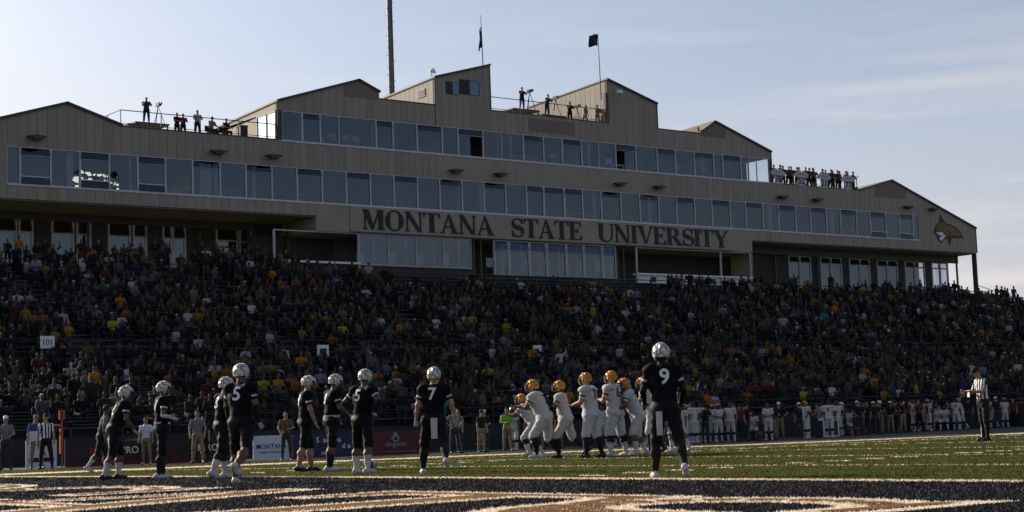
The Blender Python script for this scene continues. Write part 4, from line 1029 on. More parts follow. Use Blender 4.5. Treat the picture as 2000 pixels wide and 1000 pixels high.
# end rail running down the right side
r = MB(); r.bar((130.05, 97, 12.45), (130.05, 81, 6.1), .05).bar((130.05, 97, 12.0), (130.05, 81, 5.65), .04); r.bar((130.05, 80.5, 5.6), (130.05, 64.6, 2.0), .05); ro = GS(r, 'end_rail', M_rail)
for i in range(9): y = 97-2.0*i; z = 12.45-(97-y)*(12.45-6.1)/16; p = MB(); p.box(130.02, 130.08, y-.025, y+.025, z-1.3, z); p.build('post', M_rail, ro)
w = MB(); w.prism_x([(64.6, -.6), (97, -.6), (97, 11.0), (80.9, 4.6), (79, 3.6), (64.6, .8)], 129.95, 130.04); GS(w, 'end_wall', M_step)
w = MB(); w.box(27, 130, 95.72, 96.9, 11.2, 11.42); GS(w, 'walkway', M_conc)
w = MB(); w.box(SX0, 129.9, 83.5, 83.8, -.6, 5.6); GS(w, 'rear_wall', M_dark)
w = MB(); w.box(SX0-.3, SX0, 64.6, 97, -.6, 6); GS(w, 'end_wall', M_step)
# section signs
for x, z, t in ((32.03, 5.47, '101'), (48.0, 5.05, None), (63.25, 5.05, None), (92.1, 4.85, None)):
    lab = {32.03: 'white square section sign reading 101 at the left of the stand', 48.0: 'white sign beside the entry tunnel with a blurred dark figure', 63.25: 'small pale sign in the stand above the white-uniformed huddle', 92.1: 'small pale sign in the right half of the stand'}[x]
    e = empty('section_sign', (x, 80.0, z), label=lab, cat='sign')
    k = MB(); k.box(-.37, .37, -.02, .02, 0, .62); k.build('board', M_white, e)
    k = MB(); k.bar((-.3, .03, -.9), (-.3, .03, .5), .04).bar((.3, .03, -.9), (.3, .03, .5), .04).bar((-.3, .03, -.85), (-.3, .62, -.85), .04).bar((.3, .03, -.85), (.3, .62, -.85), .04); k.build('bracket', M_rail, e)
    if t: me = text_mesh(t, .40, .006); me.materials.append(M_numn); o = link('lettering', me, e, (0, -.0245, .17))
    else: k = MB(); k.box(-.22, .12, -.026, -.021, .12, .42).box(-.1, .2, -.027, -.0265, .08, .3); k.build('pictogram', M_numn, e)

# ================================================================ SPECTATORS
sit = lambda **k: P(L=(84, 9, 84, 0), R=(84, 9, 84, 0), **k)
VARS = [('seated', sit(lean=6, la=((.25, .35, -1), (-.25, 1, -.25)), ra=((.25, .35, -1), (-.25, 1, -.25)))),
        ('seated', sit(lean=16, la=((.3, .7, -1), (-.5, .6, .9)), ra=((.25, .5, -1), (-.3, 1, -.1)))),
        ('seated', sit(lean=0, hyaw=35, la=((.5, .1, -1), (.0, .9, -.5)), ra=((.3, .6, -.9), (-.5, .8, .2)))),
        ('standing', P(lean=2, la=((.25, .1, -1), (.0, .5, -1)), ra=((.25, .1, -1), (.0, .5, -1)))),
        ('standing', P(lean=4, hyaw=-30, la=((.35, .3, -1), (-.9, .7, .1)), ra=((.35, .3, -1), (-.9, .7, .1)))),
        ('standing', P(lean=0, la=((.6, .3, .6), (-.3, .2, 1)), ra=((.25, .1, -1), (.1, .6, -.8))))]
PAL = [('black', (.0045, .0042, .004), 30), ('navy', (.006, .006, .012), 20), ('charcoal', (.012, .0115, .011), 18), ('brown', (.024, .016, .009), 9), ('olive', (.018, .018, .009), 7), ('grey', (.055, .053, .05), 6), ('white', (.32, .30, .32), 4.6),
       ('orange', (.27, .090, .005), 3.0), ('gold', (.20, .11, .008), 4.2), ('blue', (.018, .022, .07), 3), ('maroon', (.05, .007, .008), 2), ('teal', (.02, .13, .16), .3), ('yellow', (.22, .20, .02), .5), ('pale blue', (.13, .125, .17), 2), ('beige', (.10, .075, .05), 3)]
pw = np.array([p[2] for p in PAL], float); pw /= pw.sum()
def pick(x, ri):       # friends dress alike: colours come in loose clumps
    w = pw.copy(); k = math.sin(x*.41+ri*.63)+math.sin(x*.23-ri*.37+2); w[7:9] *= 2.6 if k > .9 else .55; w[6] *= 2.2 if k < -1.0 else .7; w /= w.sum()
    return int(RNG.choice(len(PAL), p=w))
fine = []; cpeople = bpy.data.collections.new('crowd_people')
for nm, ps in VARS:
    pr, J = figure(ps, 1.10, coarse=True); V, Q, RG = surface_net(pr, .045, fold=.006)
    for hm in (M_hair, M_hatw):
        ml = {SK: M_cskin, TOP: M_shirt, PAN: M_jeans, SHN: M_jeans, SHU: M_jeans, FOOT: M_shoeb, HAND: M_cskin, SLV: M_shirt, HAIR: hm, FAR: M_shirt, EYE: M_cskin}
        fine.append((nm, np_mesh('person', V, Q, [ml[i] for i in range(11)], RG)))
        for bare in (0, 1):
            ml = ml | {TOP: M_crowd, SLV: M_crowd, FAR: M_cskin if bare else M_crowd, PAN: M_crowd2, SHU: M_crowd2, SHN: M_crowd2}
            o = bpy.data.objects.new('crowd_person_%02d' % len(cpeople.objects), np_mesh('crowd_person', V, Q, [ml[i] for i in range(11)], RG)); cpeople.objects.link(o)
seats = []
for ri, (y, z, rise, tier) in enumerate(ROWS):
    xa, xb = max(SX0+.4, .33*y), min(SX1-.5, 1.46*y)
    x = xa
    while x < xb:
        x += random.uniform(.46, .66)
        if min(abs(x-a) for a in AISL) < .62: continue
        occ = .60 if tier == 0 else .78
        occ *= .40+1.15*(.5+.5*math.sin(x*.55+ri*.31)*math.sin(x*.17-ri*.23+1.2))
        if tier == 0 and x < .62*y: occ *= .62
        if tier == 0 and ri > 15: occ *= .8
        if tier == 1 and ri < 22 and (x % 17) < 5: occ *= .25
        i_ = ri-19; ctr = 61 < x < 87; flank = 54.5 < x <= 61 or 87 <= x
        if tier and ((ctr and i_ > 14) or (flank and i_ > 17)): continue
        if random.random() > occ: continue
        stand = random.random() < (.22 if ri < 33 else (.15 if ctr else (.3 if flank else .7)))
        v = random.choice([3, 4, 4, 3, 3, 4, 3, 4, 3, 3, 4, 5] if stand else [0, 1, 2, 0])
        seats.append((ri, x, y, z, tier, v, stand))
# the cross aisle has people walking and standing too
for i in range(330):
    seats.append((18.5, random.uniform(30, 112), random.uniform(79.0, 80.3), 3.85, 0, random.choice([3, 3, 4]), True))
order = sorted([s for s in seats if isinstance(s[0], int) and .372*s[2] < s[1] < 1.40*s[2]], key=lambda s: (s[0], s[1]))
first = order[:150]; fset = set(id(s) for s in first); cnt = {}
for s in first:
    ri, x, y, z, tier, v, stand = s; c = pick(x, ri); nm, colr, _ = PAL[c]
    k = (nm, ri); cnt[k] = cnt.get(k, 0)+1
    hat = random.random() < .12
    o = bpy.data.objects.new('person', fine[v*2+(1 if hat else 0)][1]); COL.objects.link(o)
    sc = random.uniform(.90, 1.02); o.scale = (sc, sc, sc); o.color = (*[ch*random.uniform(.8, 1.2) for ch in colr], 1)
    o.location = (x, y+(.50 if not stand else .22), z); o.rotation_euler = (0, 0, math.pi+random.gauss(0, .3))
    tag(o, f"{ORD(cnt[k])} from left of the {nm}-topped spectators in the {ORD(ri+1)} bleacher row", 'person', 'spectators in the front bleacher rows')
def crowd():
    rest = [s for s in seats if id(s) not in fset]; n = len(rest)
    co = np.zeros((n, 3), np.float32); var = np.zeros(n, np.int32); rot = np.zeros((n, 3), np.float32); scl = np.zeros((n, 3), np.float32); c1 = np.ones((n, 4), np.float32); c2 = np.ones((n, 4), np.float32)
    jn = np.array([(.014, .015, .022), (.008, .009, .016), (.006, .006, .006), (.05, .04, .028)])
    for i, (ri, x, y, z, tier, v, stand) in enumerate(rest):
        c = pick(x, ri); sc = random.uniform(.80, 1.06)
        co[i] = (x, y+(.50 if not stand else .22)+random.uniform(-.14, .14), z); var[i] = v*4+(2 if random.random() < .07 else 0)+(1 if random.random() < .3 else 0)
        rot[i, 2] = math.pi+random.gauss(0, .4); scl[i] = (sc*random.uniform(.92, 1.12), sc, sc)
        c1[i, :3] = np.array(PAL[c][1])*random.uniform(.5, 1.0); c2[i, :3] = jn[random.randrange(4)]
    me = bpy.data.meshes.new('crowd'); me.vertices.add(n); me.vertices.foreach_set('co', co.ravel())
    for nm, ty, key, d in (('variant', 'INT', 'value', var), ('rot', 'FLOAT_VECTOR', 'vector', rot), ('scl', 'FLOAT_VECTOR', 'vector', scl), ('tint', 'FLOAT_COLOR', 'color', c1), ('tint2', 'FLOAT_COLOR', 'color', c2)):
        me.attributes.new(nm, ty, 'POINT').data.foreach_set(key, d.ravel())
    ob = tag(link('crowd', me), 'dense shaded crowd of spectators filling the bleachers behind the front rows', 'crowd', kind='stuff')
    ng = bpy.data.node_groups.new('crowd_placement', 'GeometryNodeTree')
    ng.interface.new_socket('Geometry', in_out='INPUT', socket_type='NodeSocketGeometry'); ng.interface.new_socket('Geometry', in_out='OUTPUT', socket_type='NodeSocketGeometry')
    gi = ng.nodes.new('NodeGroupInput'); go = ng.nodes.new('NodeGroupOutput'); ip = ng.nodes.new('GeometryNodeInstanceOnPoints'); ci = ng.nodes.new('GeometryNodeCollectionInfo')
    ci.inputs['Collection'].default_value = cpeople; ci.inputs['Separate Children'].default_value = True; ci.inputs['Reset Children'].default_value = True
    def na(nm, ty): q = ng.nodes.new('GeometryNodeInputNamedAttribute'); q.data_type = ty; q.inputs['Name'].default_value = nm; return q.outputs['Attribute']
    L = ng.links.new
    L(gi.outputs[0], ip.inputs['Points']); L(ci.outputs[0], ip.inputs['Instance']); ip.inputs['Pick Instance'].default_value = True
    L(na('variant', 'INT'), ip.inputs['Instance Index']); L(na('scl', 'FLOAT_VECTOR'), ip.inputs['Scale'])
    e2r = ng.nodes.new('FunctionNodeEulerToRotation'); L(na('rot', 'FLOAT_VECTOR'), e2r.inputs[0]); L(e2r.outputs[0], ip.inputs['Rotation'])
    L(ip.outputs[0], go.inputs[0])
    md = ob.modifiers.new('crowd', 'NODES'); md.node_group = ng
crowd()
# ================================================================ SIDELINE BOARDS
def board(x0, x1, y, z0, z1, m, name, label, texts, base=None):
    zg = ground_z((x0+x1)/2, y)
    e = empty(name, ((x0+x1)/2, y, zg), label=label, cat='banner')
    hw = (x1-x0)/2; k = MB(); k.box(-hw, hw, -.02, .02, z0, z1); k.build('board', m, e)
    k = MB()
    for x in np.arange(-hw+.2, hw, 1.4): k.bar((x, .03, z0), (x, .45, z0), .04).bar((x, .45, z0), (x, .03, z1-.1), .04)
    k.build('brace', M_rail, e)
    if base: k = MB(); k.box(-hw, hw, -.024, -.0205, z0+.02, z0+base[0]); k.build('stripe', base[1], e)
    for t, px, pz, sz, mm, al in texts:
        me = text_mesh(t, sz, .012*sz, align=al); me.materials.append(mm); link('lettering', me, e, (px-(x0+x1)/2, -.0255, pz))
    return e
M_bk = mat('banner_black', (.022, .012, .014), .6, .15); M_rd = mat('banner_red', (.34, .025, .035), .6, .1); M_nb = mat('banner_blue', (.016, .02, .06), .6, .1)
M_mr = mat('banner_maroon', (.075, .014, .022), .6, .1); M_wb = mat('banner_white', (.50, .52, .58), .6, .06); M_lt = mat('banner_grey_lettering', (.20, .20, .21), .6, .06)
board(23.35, 27.0, 56.8, .0, 1.0, M_bk, 'banner', 'black banner with white and red lettering beside the left official', [('LIVE FREE FR', 25.95, .86, .12, M_lt, 'CENTER'), ('PRO', 24.62, .42, .36, M_rd, 'CENTER'), ('CHIRO', 25.05, .42, .36, M_white, 'LEFT')], (.16, M_maroon))
e = board(27.02, 30.3, 56.85, .0, 1.0, M_bk, 'banner', 'black banner with HIRO lettering and a red oval mark', [('HIRO', 28.55, .42, .36, M_white, 'LEFT')], (.16, M_maroon))
k = MB(); k.prism_y([(.15+.22*math.cos(a), .22+.08*math.sin(a)) for a in np.linspace(0, 2*math.pi, 16, endpoint=False)], -.034, -.0255); k.build('oval_mark', mat('mark_red', (.45, .03, .02), .6, .1), e)
board(30.55, 32.1, 56.2, .0, .92, M_wb, 'banner', 'pale banner lettered in blue behind the photographer', [('MONTANA', 31.33, .42, .26, M_numn, 'CENTER'), ('CHEVY DEALERS', 31.33, .24, .145, M_blue, 'CENTER')])
board(32.15, 35.3, 56.0, .0, .92, M_nb, 'banner', 'navy banner with bold white lettering behind the standing players', [('S  ac   ou', 33.75, .60, .30, M_white, 'CENTER'), ('d o', 34.55, .34, .30, M_white, 'CENTER'), ('re', 33.5, .12, .24, M_white, 'CENTER')])
e = board(35.35, 38.1, 55.8, .0, .95, M_mr, 'banner', 'maroon banner with pale lettering and emblem behind the football', [('allegiance', 36.75, .36, .27, M_lt, 'CENTER')], None)
k = MB(); k.prism_y([(-.22, .62), (-.1, .62), (0, .8), (.1, .62), (.22, .62), (.04, .92), (-.04, .92)], -.034, -.0255).box(-.12, .12, -.034, -.0255, .54, .59).box(-.5, 1.0, -.033, -.0255, .14, .16); k.build('emblem', M_lt, e)
for i, (x, l) in enumerate(((20.4, 'white A-frame board at the far left behind the marker crew'), (22.35, 'white A-frame board behind the official in stripes'))):
    e = board(x-.5, x+.62, 56.6, .0, .98, M_wb, 'sandwich_board', l, [('A', x+.12, .42, .30, M_bk, 'CENTER')])
    k = MB(); k.box(-.45, .45, -.026, -.0205, .22, .38); k.build('stripe', M_bk, e)
    k = MB(); k.box(.30, .42, -.026, -.0205, .62, .72); k.build('mark', M_rd, e)

# ================================================================ PLAYERS IN NAVY
def N(**k):
    d = {SK: M_skin2, TOP: M_jn, PAN: M_pn, SHN: M_skin2, SHU: M_skin2, FOOT: M_shoew, HAND: M_glove, SLV: M_jn, HAIR: M_hair, FAR: M_skin2, EYE: M_eye}
    d.update(k); return d
K = dict(pads=True, helmet=HEL_W, group='players in navy', stripe=M_glove)
WS = {SHN: M_sockw}; kw = lambda **d: d
def navy(label, X, Y, deg, pose, H, mats, **k): return person(label, X, Y, deg, pose, N() | mats, H=H, **(K | k))
down = ((.30, -.04, -1), (.16, .22, -1))
navy('navy player numbered 9 seen from behind, nearest to the camera', 15.83, 17.18, 3, P(lean=4, side=-2, L=(11, 7, 7, 0), R=(-14, 10, 20, 32), la=((.34, .10, -1), (-.1, .75, -.65)), ra=((.34, .05, -1), (-.12, .7, -.7))), 1.90,
     {SHN: M_cblack, SHU: M_cblack, FAR: M_jn, HAND: M_skin2, SK: M_cblack}, num='9', towel=(-.10, -.165, .94, .33, .085), bulk=.97)
navy('navy player numbered 7 walking away with white gloves', 16.90, 24.42, -4, P(lean=4, side=2, L=(12, 10, 9, 0), R=(-18, 11, 30, 36), la=down, ra=((.36, .02, -1), (.22, .15, -1))), 1.91,
     {SHN: M_cblack, SHU: M_cblack, HAND: M_glove, SK: M_skin, FAR: M_skin}, num='7', towel=(.02, -.185, .99, .36, .12), bulk=1.05)
navy('navy player numbered 5 striding right with one white boot raised', 13.25, 24.75, -32, P(lean=3, side=-2, L=(12, 8, 10, 0), R=(-20, 9, 38, 42), la=((.28, .12, -1), (.05, .35, -1)), ra=((.28, -.1, -1), (.05, .25, -1))), 2.01,
     {SHN: M_skin2, SHU: M_skin2, FAR: M_cblack}, num='5', bulk=1.05)
navy('navy player half hidden behind number 5, facing right', 14.90, 28.6, -66, P(lean=6, L=(14, 6, 14, 0), R=(-12, 6, 16, 14), la=down, ra=down), 1.94, {SHN: M_sockw, SHU: M_cblack, HAND: M_glove}, num='3')
navy('leftmost navy player hunched forward with knee-high white socks', 14.45, 32.55, -78, P(lean=22, head=-10, L=(22, 8, 28, 0), R=(-8, 7, 16, 2), la=((.3, .25, -1), (.0, .7, -.8)), ra=((.42, -.1, -1), (-.15, .6, -.8))), 1.94, {SHN: M_sockw, FOOT: M_shoeb, HAND: M_glove}, num='2', towel=(-.2, -.05, .98, .36, .10))
navy('navy player facing right with forearms raised and black leggings', 14.83, 31.07, -80, P(lean=2, L=(4, 5, 4, 0), R=(-4, 5, 6, 0), la=((.28, .0, -1), (-.75, .75, -.1)), ra=((.25, -.12, -1), (-.55, .85, -.25))), 1.97, {SHN: M_cblack, SHU: M_cblack, FAR: M_sockw, HAND: M_glove}, num='11', belt=M_sockw)
navy('navy player with bare calves and black boots, left of a standing trio', 18.02, 30.80, -82, P(lean=3, side=-3, head=6, L=(12, 7, 9, 0), R=(-9, 6, 7, 3), la=down, ra=((.22, .12, -1), (.05, .35, -1))), 2.04, {SHN: M_skin, SHU: M_skin, SK: M_skin, FAR: M_skin, FOOT: M_shoeb}, num='8')
navy('navy player in white boots, middle of a standing trio', 18.04, 29.79, -70, P(lean=4, side=3, head=8, L=(8, 7, 12, 0), R=(-7, 6, 5, 0), la=((.3, .05, -1), (-.1, .6, -.8)), ra=((.3, .1, -1), (-.3, .8, -.5))), 2.02, {SHN: M_cblack, SHU: M_skin2}, num='0', belt=M_glove)
navy('navy player with hands on hips and tall white socks', 16.99, 26.92, -38, P(lean=3, side=3, head=4, L=(9, 11, 9, 0), R=(-8, 9, 5, 0), la=((.85, -.25, -.8), (-.75, .35, -.75)), ra=((.75, -.3, -.8), (-.75, .4, -.75))), 1.99, {SHN: M_sockw, SHU: M_skin2, FAR: M_cblack}, num='5', bulk=1.04)
person('staff member in dark clothes carrying a white bag behind the leftmost player', 18.26, 41.94, -85, P(lean=12, L=(16, 5, 14, 0), R=(-16, 5, 22, 20), la=((.3, .2, -1), (.1, .3, -1)), ra=((.3, -.2, -1), (.1, .1, -1))), N() | {TOP: M_dkgrey, SLV: M_grey, PAN: M_cblack, SHN: M_sockw, SHU: M_skin2, FOOT: M_shoew, HAND: M_skin2}, H=1.82, h=.016)

# ================================================================ PLAYERS IN WHITE ON THE FIELD
def Wm(**k): return {SK: M_skin2, TOP: M_jw, PAN: M_jw, SHN: M_cblack, SHU: M_cblack, FOOT: M_shoew, HAND: M_gloveb, SLV: M_jw, HAIR: M_hair, FAR: M_skin2, EYE: M_eye}
KW = dict(pads=True, helmet=HEL_G, group='players in white on the field', stripe=M_brown)
def white(label, X, Y, deg, pose, H, mats={}, **k):
    o = person(label, X, Y, deg, pose, Wm() | mats, H=H, numm=M_numb, **(KW | k))
    return o
low = lambda a=0, **k: P(lean=16+a, head=-10-a*.4, **k)
white('white-uniformed player at the left end of the huddle, leaning forward', 24.83, 31.2, 78, low(8, L=(34, 11, 46, 0), R=(-4, 11, 30, 8), la=((.25, .5, -.9), (-.35, .9, .15)), ra=((.3, .4, -.9), (-.4, .9, .1))), 1.92, num='7', bulk=1.2)
white('crouching player mostly hidden behind the left end of the huddle', 26.4, 33.6, 80, low(18, L=(40, 9, 60, 0), R=(10, 9, 44, 6), la=((.25, .7, -.7), (-.35, .9, .15)), ra=((.3, .7, -.7), (-.4, .9, .1))), 1.66, {SHN: M_sockw}, bulk=1.1)
white('white-uniformed player second from left in the huddle, black undersleeves', 25.45, 31.17, 85, low(-4, side=4, L=(30, 9, 34, 0), R=(-18, 9, 34, 26), la=((.25, .5, -.9), (-.3, .9, -.3)), ra=((.3, .3, -.9), (-.3, .9, -.4))), 1.88, {FAR: M_cblack, FOOT: M_shoeb}, num='6', bulk=1.12)
white('tall upright white-uniformed player in the middle of the huddle', 25.04, 29.73, 70, P(lean=6, head=2, L=(10, 8, 10, 0), R=(-6, 8, 8, 4), la=((.25, .25, -1), (-.35, 1, -.2)), ra=((.3, .1, -1), (-.5, .9, -.3))), 2.0, {FOOT: M_shoeb, SK: M_skin, FAR: M_skin}, num='72', bulk=1.18)
white('upright white-uniformed player with clasped hands and knee braces', 26.05, 30.03, 62, P(lean=4, L=(8, 9, 10, 0), R=(-4, 9, 8, 0), la=((.25, .35, -1), (-.6, 1, .15)), ra=((.3, .3, -1), (-.6, 1, .15))), 2.05, {SHU: M_cblack, SHN: M_sockw, HAND: M_skin, SK: M_skin, FAR: M_skin}, num='64', bulk=1.16)
white('white-uniformed player bending forward at the right end of the huddle', 26.63, 29.87, 105, low(14, L=(26, 9, 34, 0), R=(-2, 9, 24, 4), la=((.3, .5, -1), (-.2, .9, -.6)), ra=((.3, .4, -1), (-.3, .9, -.5))), 1.87, {SHU: M_skin2, SHN: M_sockw, HAND: M_skin2}, front='51', bulk=1.16)
white('white-uniformed player behind the bending one, only gold helmet and legs showing', 29.0, 32.0, 88, low(2, L=(12, 8, 16, 0), R=(-10, 8, 14, 8), la=((.25, .5, -.9), (-.3, .9, 0)), ra=((.3, .3, -.9), (-.3, .9, 0))), 1.98, {FOOT: M_shoeb})
white('white-uniformed player mostly hidden behind number 9', 29.4, 31.5, 60, low(2, L=(14, 8, 20, 0), R=(-8, 8, 14, 8), la=((.25, .5, -.9), (-.3, .9, 0)), ra=((.3, .3, -.9), (-.3, .9, 0))), 1.88, {SHN: M_sockw, SHU: M_skin2})
# white football on the turf
f = MB(); n = 12; prof = [(-.14, .004), (-.12, .035), (-.08, .065), (-.03, .083), (.03, .083), (.08, .065), (.12, .035), (.14, .004)]
f.tube([(x, 0, .085) for x, r_ in prof], [r_ for x, r_ in prof], n); 
M_ball = mat('ball_brown', (.10, .045, .025), .5, .1)
fb = f.build('football', M_ball, loc=(19.3, 30.3, ground_z(19.3, 30.3)), rz=R(-30), smooth=True); tag(fb, 'brown football with white end stripes lying on the turf behind a player', 'football')
for x in (-.075, .075): s_ = MB(); s_.tube([(x-.012, 0, .085), (x+.012, 0, .085)], .073, 12); s_.build('stripe', M_numw, fb)

# ================================================================ OFFICIALS
def striped(name):
    m = mat(name, (.62, .62, .64), .8, .06, 12); t = m.node_tree; b = t.nodes['Principled BSDF']; src = b.inputs['Base Color'].links[0].from_socket
    tx = t.nodes.new('ShaderNodeTexCoord'); sp = t.nodes.new('ShaderNodeSeparateXYZ'); t.links.new(tx.outputs['Object'], sp.inputs[0])
    w = t.nodes.new('ShaderNodeMath'); w.operation = 'MULTIPLY'; w.inputs[1].default_value = 9.0; fr_ = t.nodes.new('ShaderNodeMath'); fr_.operation = 'FRACT'; g_ = t.nodes.new('ShaderNodeMath'); g_.operation = 'GREATER_THAN'; g_.inputs[1].default_value = .5
    y8 = t.nodes.new('ShaderNodeMath'); y8.operation = 'MULTIPLY_ADD'; y8.inputs[1].default_value = .8; t.links.new(sp.outputs['Y'], y8.inputs[0]); t.links.new(sp.outputs['X'], y8.inputs[2]); t.links.new(y8.outputs[0], w.inputs[0]); t.links.new(w.outputs[0], fr_.inputs[0]); t.links.new(fr_.outputs[0], g_.inputs[0])
    k_ = t.nodes.new('ShaderNodeMix'); k_.data_type = 'RGBA'; k_.inputs['B'].default_value = (.014, .014, .016, 1); t.links.new(g_.outputs[0], k_.inputs['Factor']); t.links.new(src, k_.inputs['A']); t.links.new(k_.outputs['Result'], b.inputs['Base Color'])
    return m
M_strip = striped('striped_shirt')
OFF = {SK: M_skin, TOP: M_strip, SLV: M_strip, PAN: M_cblack, SHN: M_cblack, SHU: M_cblack, FOOT: M_shoeb, HAND: M_skin, FAR: M_skin, HAIR: M_hair, EYE: M_eye}
ro = person('official in striped shirt at the right, looking down at a card', 34.94, 26.14, 118, P(lean=4, head=26, L=(2, 4, 2, 0), R=(-2, 4, 3, 0), la=((.2, .35, -1), (-.35, 1, .05)), ra=((.2, .35, -1), (-.3, 1, .1))), OFF, H=1.87, cap=M_cblack, bulk=1.02)
k = MB(); k.box(-.10, .02, .40, .41, 1.13, 1.30); k.build('card', M_white, ro)
k = MB(); k.box(-.02, .05, .385, .39, 1.12, 1.24); k.build('card', M_rd, ro)
for s in (-1, 1): k = MB(); k.bar((s*.185, 0, .95), (s*.145, .0, .12), .012, .045); k.build('trouser_stripe', M_white, ro)
person('official in striped shirt standing at the far left sideline', 21.34, 53.48, 170, P(lean=0, hyaw=10, L=(2, 9, 2, 0), R=(-2, 9, 2, 0)), OFF, H=1.84, cap=M_cblack, h=.016)

# ================================================================ LEFT SIDELINE
def plain(top, pan, **k): return {SK: M_skin, TOP: top, SLV: top, FAR: M_skin, PAN: pan, SHU: pan, SHN: pan, FOOT: M_shoeb, HAND: M_skin, HAIR: M_hair, EYE: M_eye} | k
person('crew member in a pale cap at the left picture edge', 20.9, 55.94, 175, P(la=((.3, .4, -1), (-.4, 1, -.3))), plain(M_grey, M_dkgrey), H=1.85, h=.016, cap=M_white)
cm = person('crew member in khaki reaching an arm toward the orange marker', 21.75, 55.4, -175, P(la=((.95, .2, -.05), (1, .1, -.02)), L=(3, 10, 2, 0)), (plain(M_blue, M_khaki) | {FAR: M_skin}), H=1.86, h=.016, cap=M_khaki)
k = MB(); k.box(-.24, .24, .17, .185, .98, 1.32); k.build('bib', M_wb, cm)
e = empty('down_marker', (22.35, 54.6, ground_z(22.35, 54.6)), label='orange down marker pole standing beside the left official', cat='marker')
k = MB(); k.tube([(0, 0, 0), (0, 0, 1.75)], .028, 8); k.build('pole', M_orange, e)
k = MB(); k.box(-.10, .10, -.03, .03, 1.66, 1.98); k.build('flag_head', M_orange, e)
k = MB(); k.box(-.03, .03, -.036, -.031, 1.68, 1.95); k.build('digit', M_black, e)
k = MB(); k.box(-.075, .02, -.05, .05, .5, 1.35); k.build('pad', M_orange, e)
person('person in grey shirt and khaki trousers standing before the HIRO banner', 27.3, 54.3, 175, P(L=(2, 7, 2, 0), R=(-2, 7, 2, 0), la=((.3, .1, -1), (-.1, .5, -1)), ra=((.3, .1, -1), (-.1, .5, -1))), plain(M_grey, M_khaki), H=1.9, h=.016)
person('person in white top and brown trousers behind the player with raised forearms', 26.2, 56.2, 160, P(), (plain(M_wb, M_khaki) | {FOOT: M_shoew}), H=1.72, h=.02)
ph = person('photographer in olive jacket with crossed orange straps', 29.55, 51.91, -178, P(la=((.3, .3, -1), (-.6, .8, -.1)), ra=((.35, .2, -1), (-.3, .6, -.7))), plain(mat('cloth_olive', (.07, .065, .04), .85, .15), M_dkgrey), H=1.75, h=.016)
k = MB(); k.bar((-.14, .155, 1.36), (.12, .165, 1.06), .035, .012).bar((.14, .155, 1.36), (-.12, .165, 1.06), .035, .012); k.build('strap', M_orange, ph)
person('bystander in dark jacket right of the person in grey shirt', 28.1, 55.4, 150, P(), plain(M_cblack, M_cblack), H=1.7, h=.02)
person('bystander in black beside the tall pole of number 5', 29.4, 55.2, -170, P(), plain(M_dkgrey, M_cblack), H=1.75, h=.02)

# ================================================================ FAR SIDELINE, RIGHT OF CENTRE
SIDE = []
PO = [P(), P(la=((.3, .3, -1), (-.7, .8, -.1)), ra=((.3, .3, -1), (-.7, .8, -.1))), P(la=((.8, -.2, -.8), (-.7, .35, -.75)), ra=((.8, -.2, -.8), (-.7, .35, -.75))), P(lean=10, L=(16, 6, 14, 0), R=(-14, 6, 14, 12)), P(hyaw=40, ra=((.3, .5, -.8), (-.3, .5, .9)))]
SEATD = P(lean=14, L=(84, 10, 84, 0), R=(84, 10, 84, 0), la=((.3, .5, -1), (-.3, .9, -.3)), ra=((.3, .5, -1), (-.3, .9, -.3)))
def sideline(kind, X, Y, v, deg, H): SIDE.append((kind, X, Y, v, deg, H))
rs = random.Random(5)
for x, y in ((37.8, 53.2), (38.6, 54.0), (39.4, 53.6), (40.3, 54.6), (43.6, 55.2), (44.6, 55.6), (45.6, 56.4)): sideline(rs.choice(['khaki', 'dark', 'grey']), x, y, rs.randrange(5), rs.uniform(130, 230), rs.uniform(1.70, 1.85))
sideline('hivis', 41.7, 54.93, 1, 185, 1.80); sideline('white', 42.6, 55.6, 3, 150, 1.85); sideline('blue', 43.0, 55.0, 0, 170, 1.78)
xs_white = [(52.6, 55.8), (53.5, 56.2), (54.2, 56.9), (55.0, 57.2), (55.9, 57.0), (56.5, 58.0), (59.9, 57.6), (62.4, 57.4), (63.0, 56.4), (66.9, 59.4), (68.0, 60.3), (77.4, 62.8), (78.2, 63.4), (81.8, 63.2), (82.6, 63.4), (84.4, 63.2), (86.3, 63.0), (50.9, 56.4), (47.6, 56.0), (48.6, 56.9), (51.6, 57.2), (52.9, 57.4), (53.9, 57.9), (55.4, 58.4), (56.9, 57.2), (49.6, 57.4), (64.0, 58.9), (67.4, 60.6), (78.9, 63.0), (85.6, 63.4)]
for x, y in xs_white: sideline('white', x, min(y, 63.4), rs.randrange(4), rs.choice([90, 70, 170, -160, -20, 0, 110]), rs.uniform(1.83, 1.95))
for x in (52.0, 53.2, 54.7, 56.2, 57.8, 59.2, 61.9, 63.7, 66.3, 67.5, 68.6, 70.6, 71.5, 72.4, 73.3, 74.3, 75.3, 76.4, 76.9, 78.7, 81.2, 83.3, 85.3, 87.2, 57.2, 58.6, 60.6, 61.3, 64.6, 65.7, 69.2, 70.1, 71.0, 71.9, 72.8, 73.8, 74.8, 75.8, 46.5, 49.7, 51.6, 80.5, 79.2): sideline(rs.choice(['dark', 'dark', 'khaki', 'maroon', 'grey']), x, min(54.6+(x-45)*.24, 63.2)+rs.uniform(-.4, .6), rs.randrange(5), rs.uniform(0, 360), rs.uniform(1.74, 1.9))
MK = {'white': Wm() | {SHN: M_sockw, HAND: M_skin2}, 'dark': plain(M_cblack, M_dkgrey), 'khaki': plain(M_cblack, M_khaki), 'grey': plain(M_grey, M_dkgrey), 'maroon': plain(M_maroon, M_cblack), 'hivis': plain(M_hivis, M_khaki), 'blue': plain(M_nb, M_khaki)}
DS = {'white': 'players in white uniform', 'dark': 'people in black', 'khaki': 'people in khaki trousers', 'grey': 'people in grey tops', 'maroon': 'people in maroon tops'}
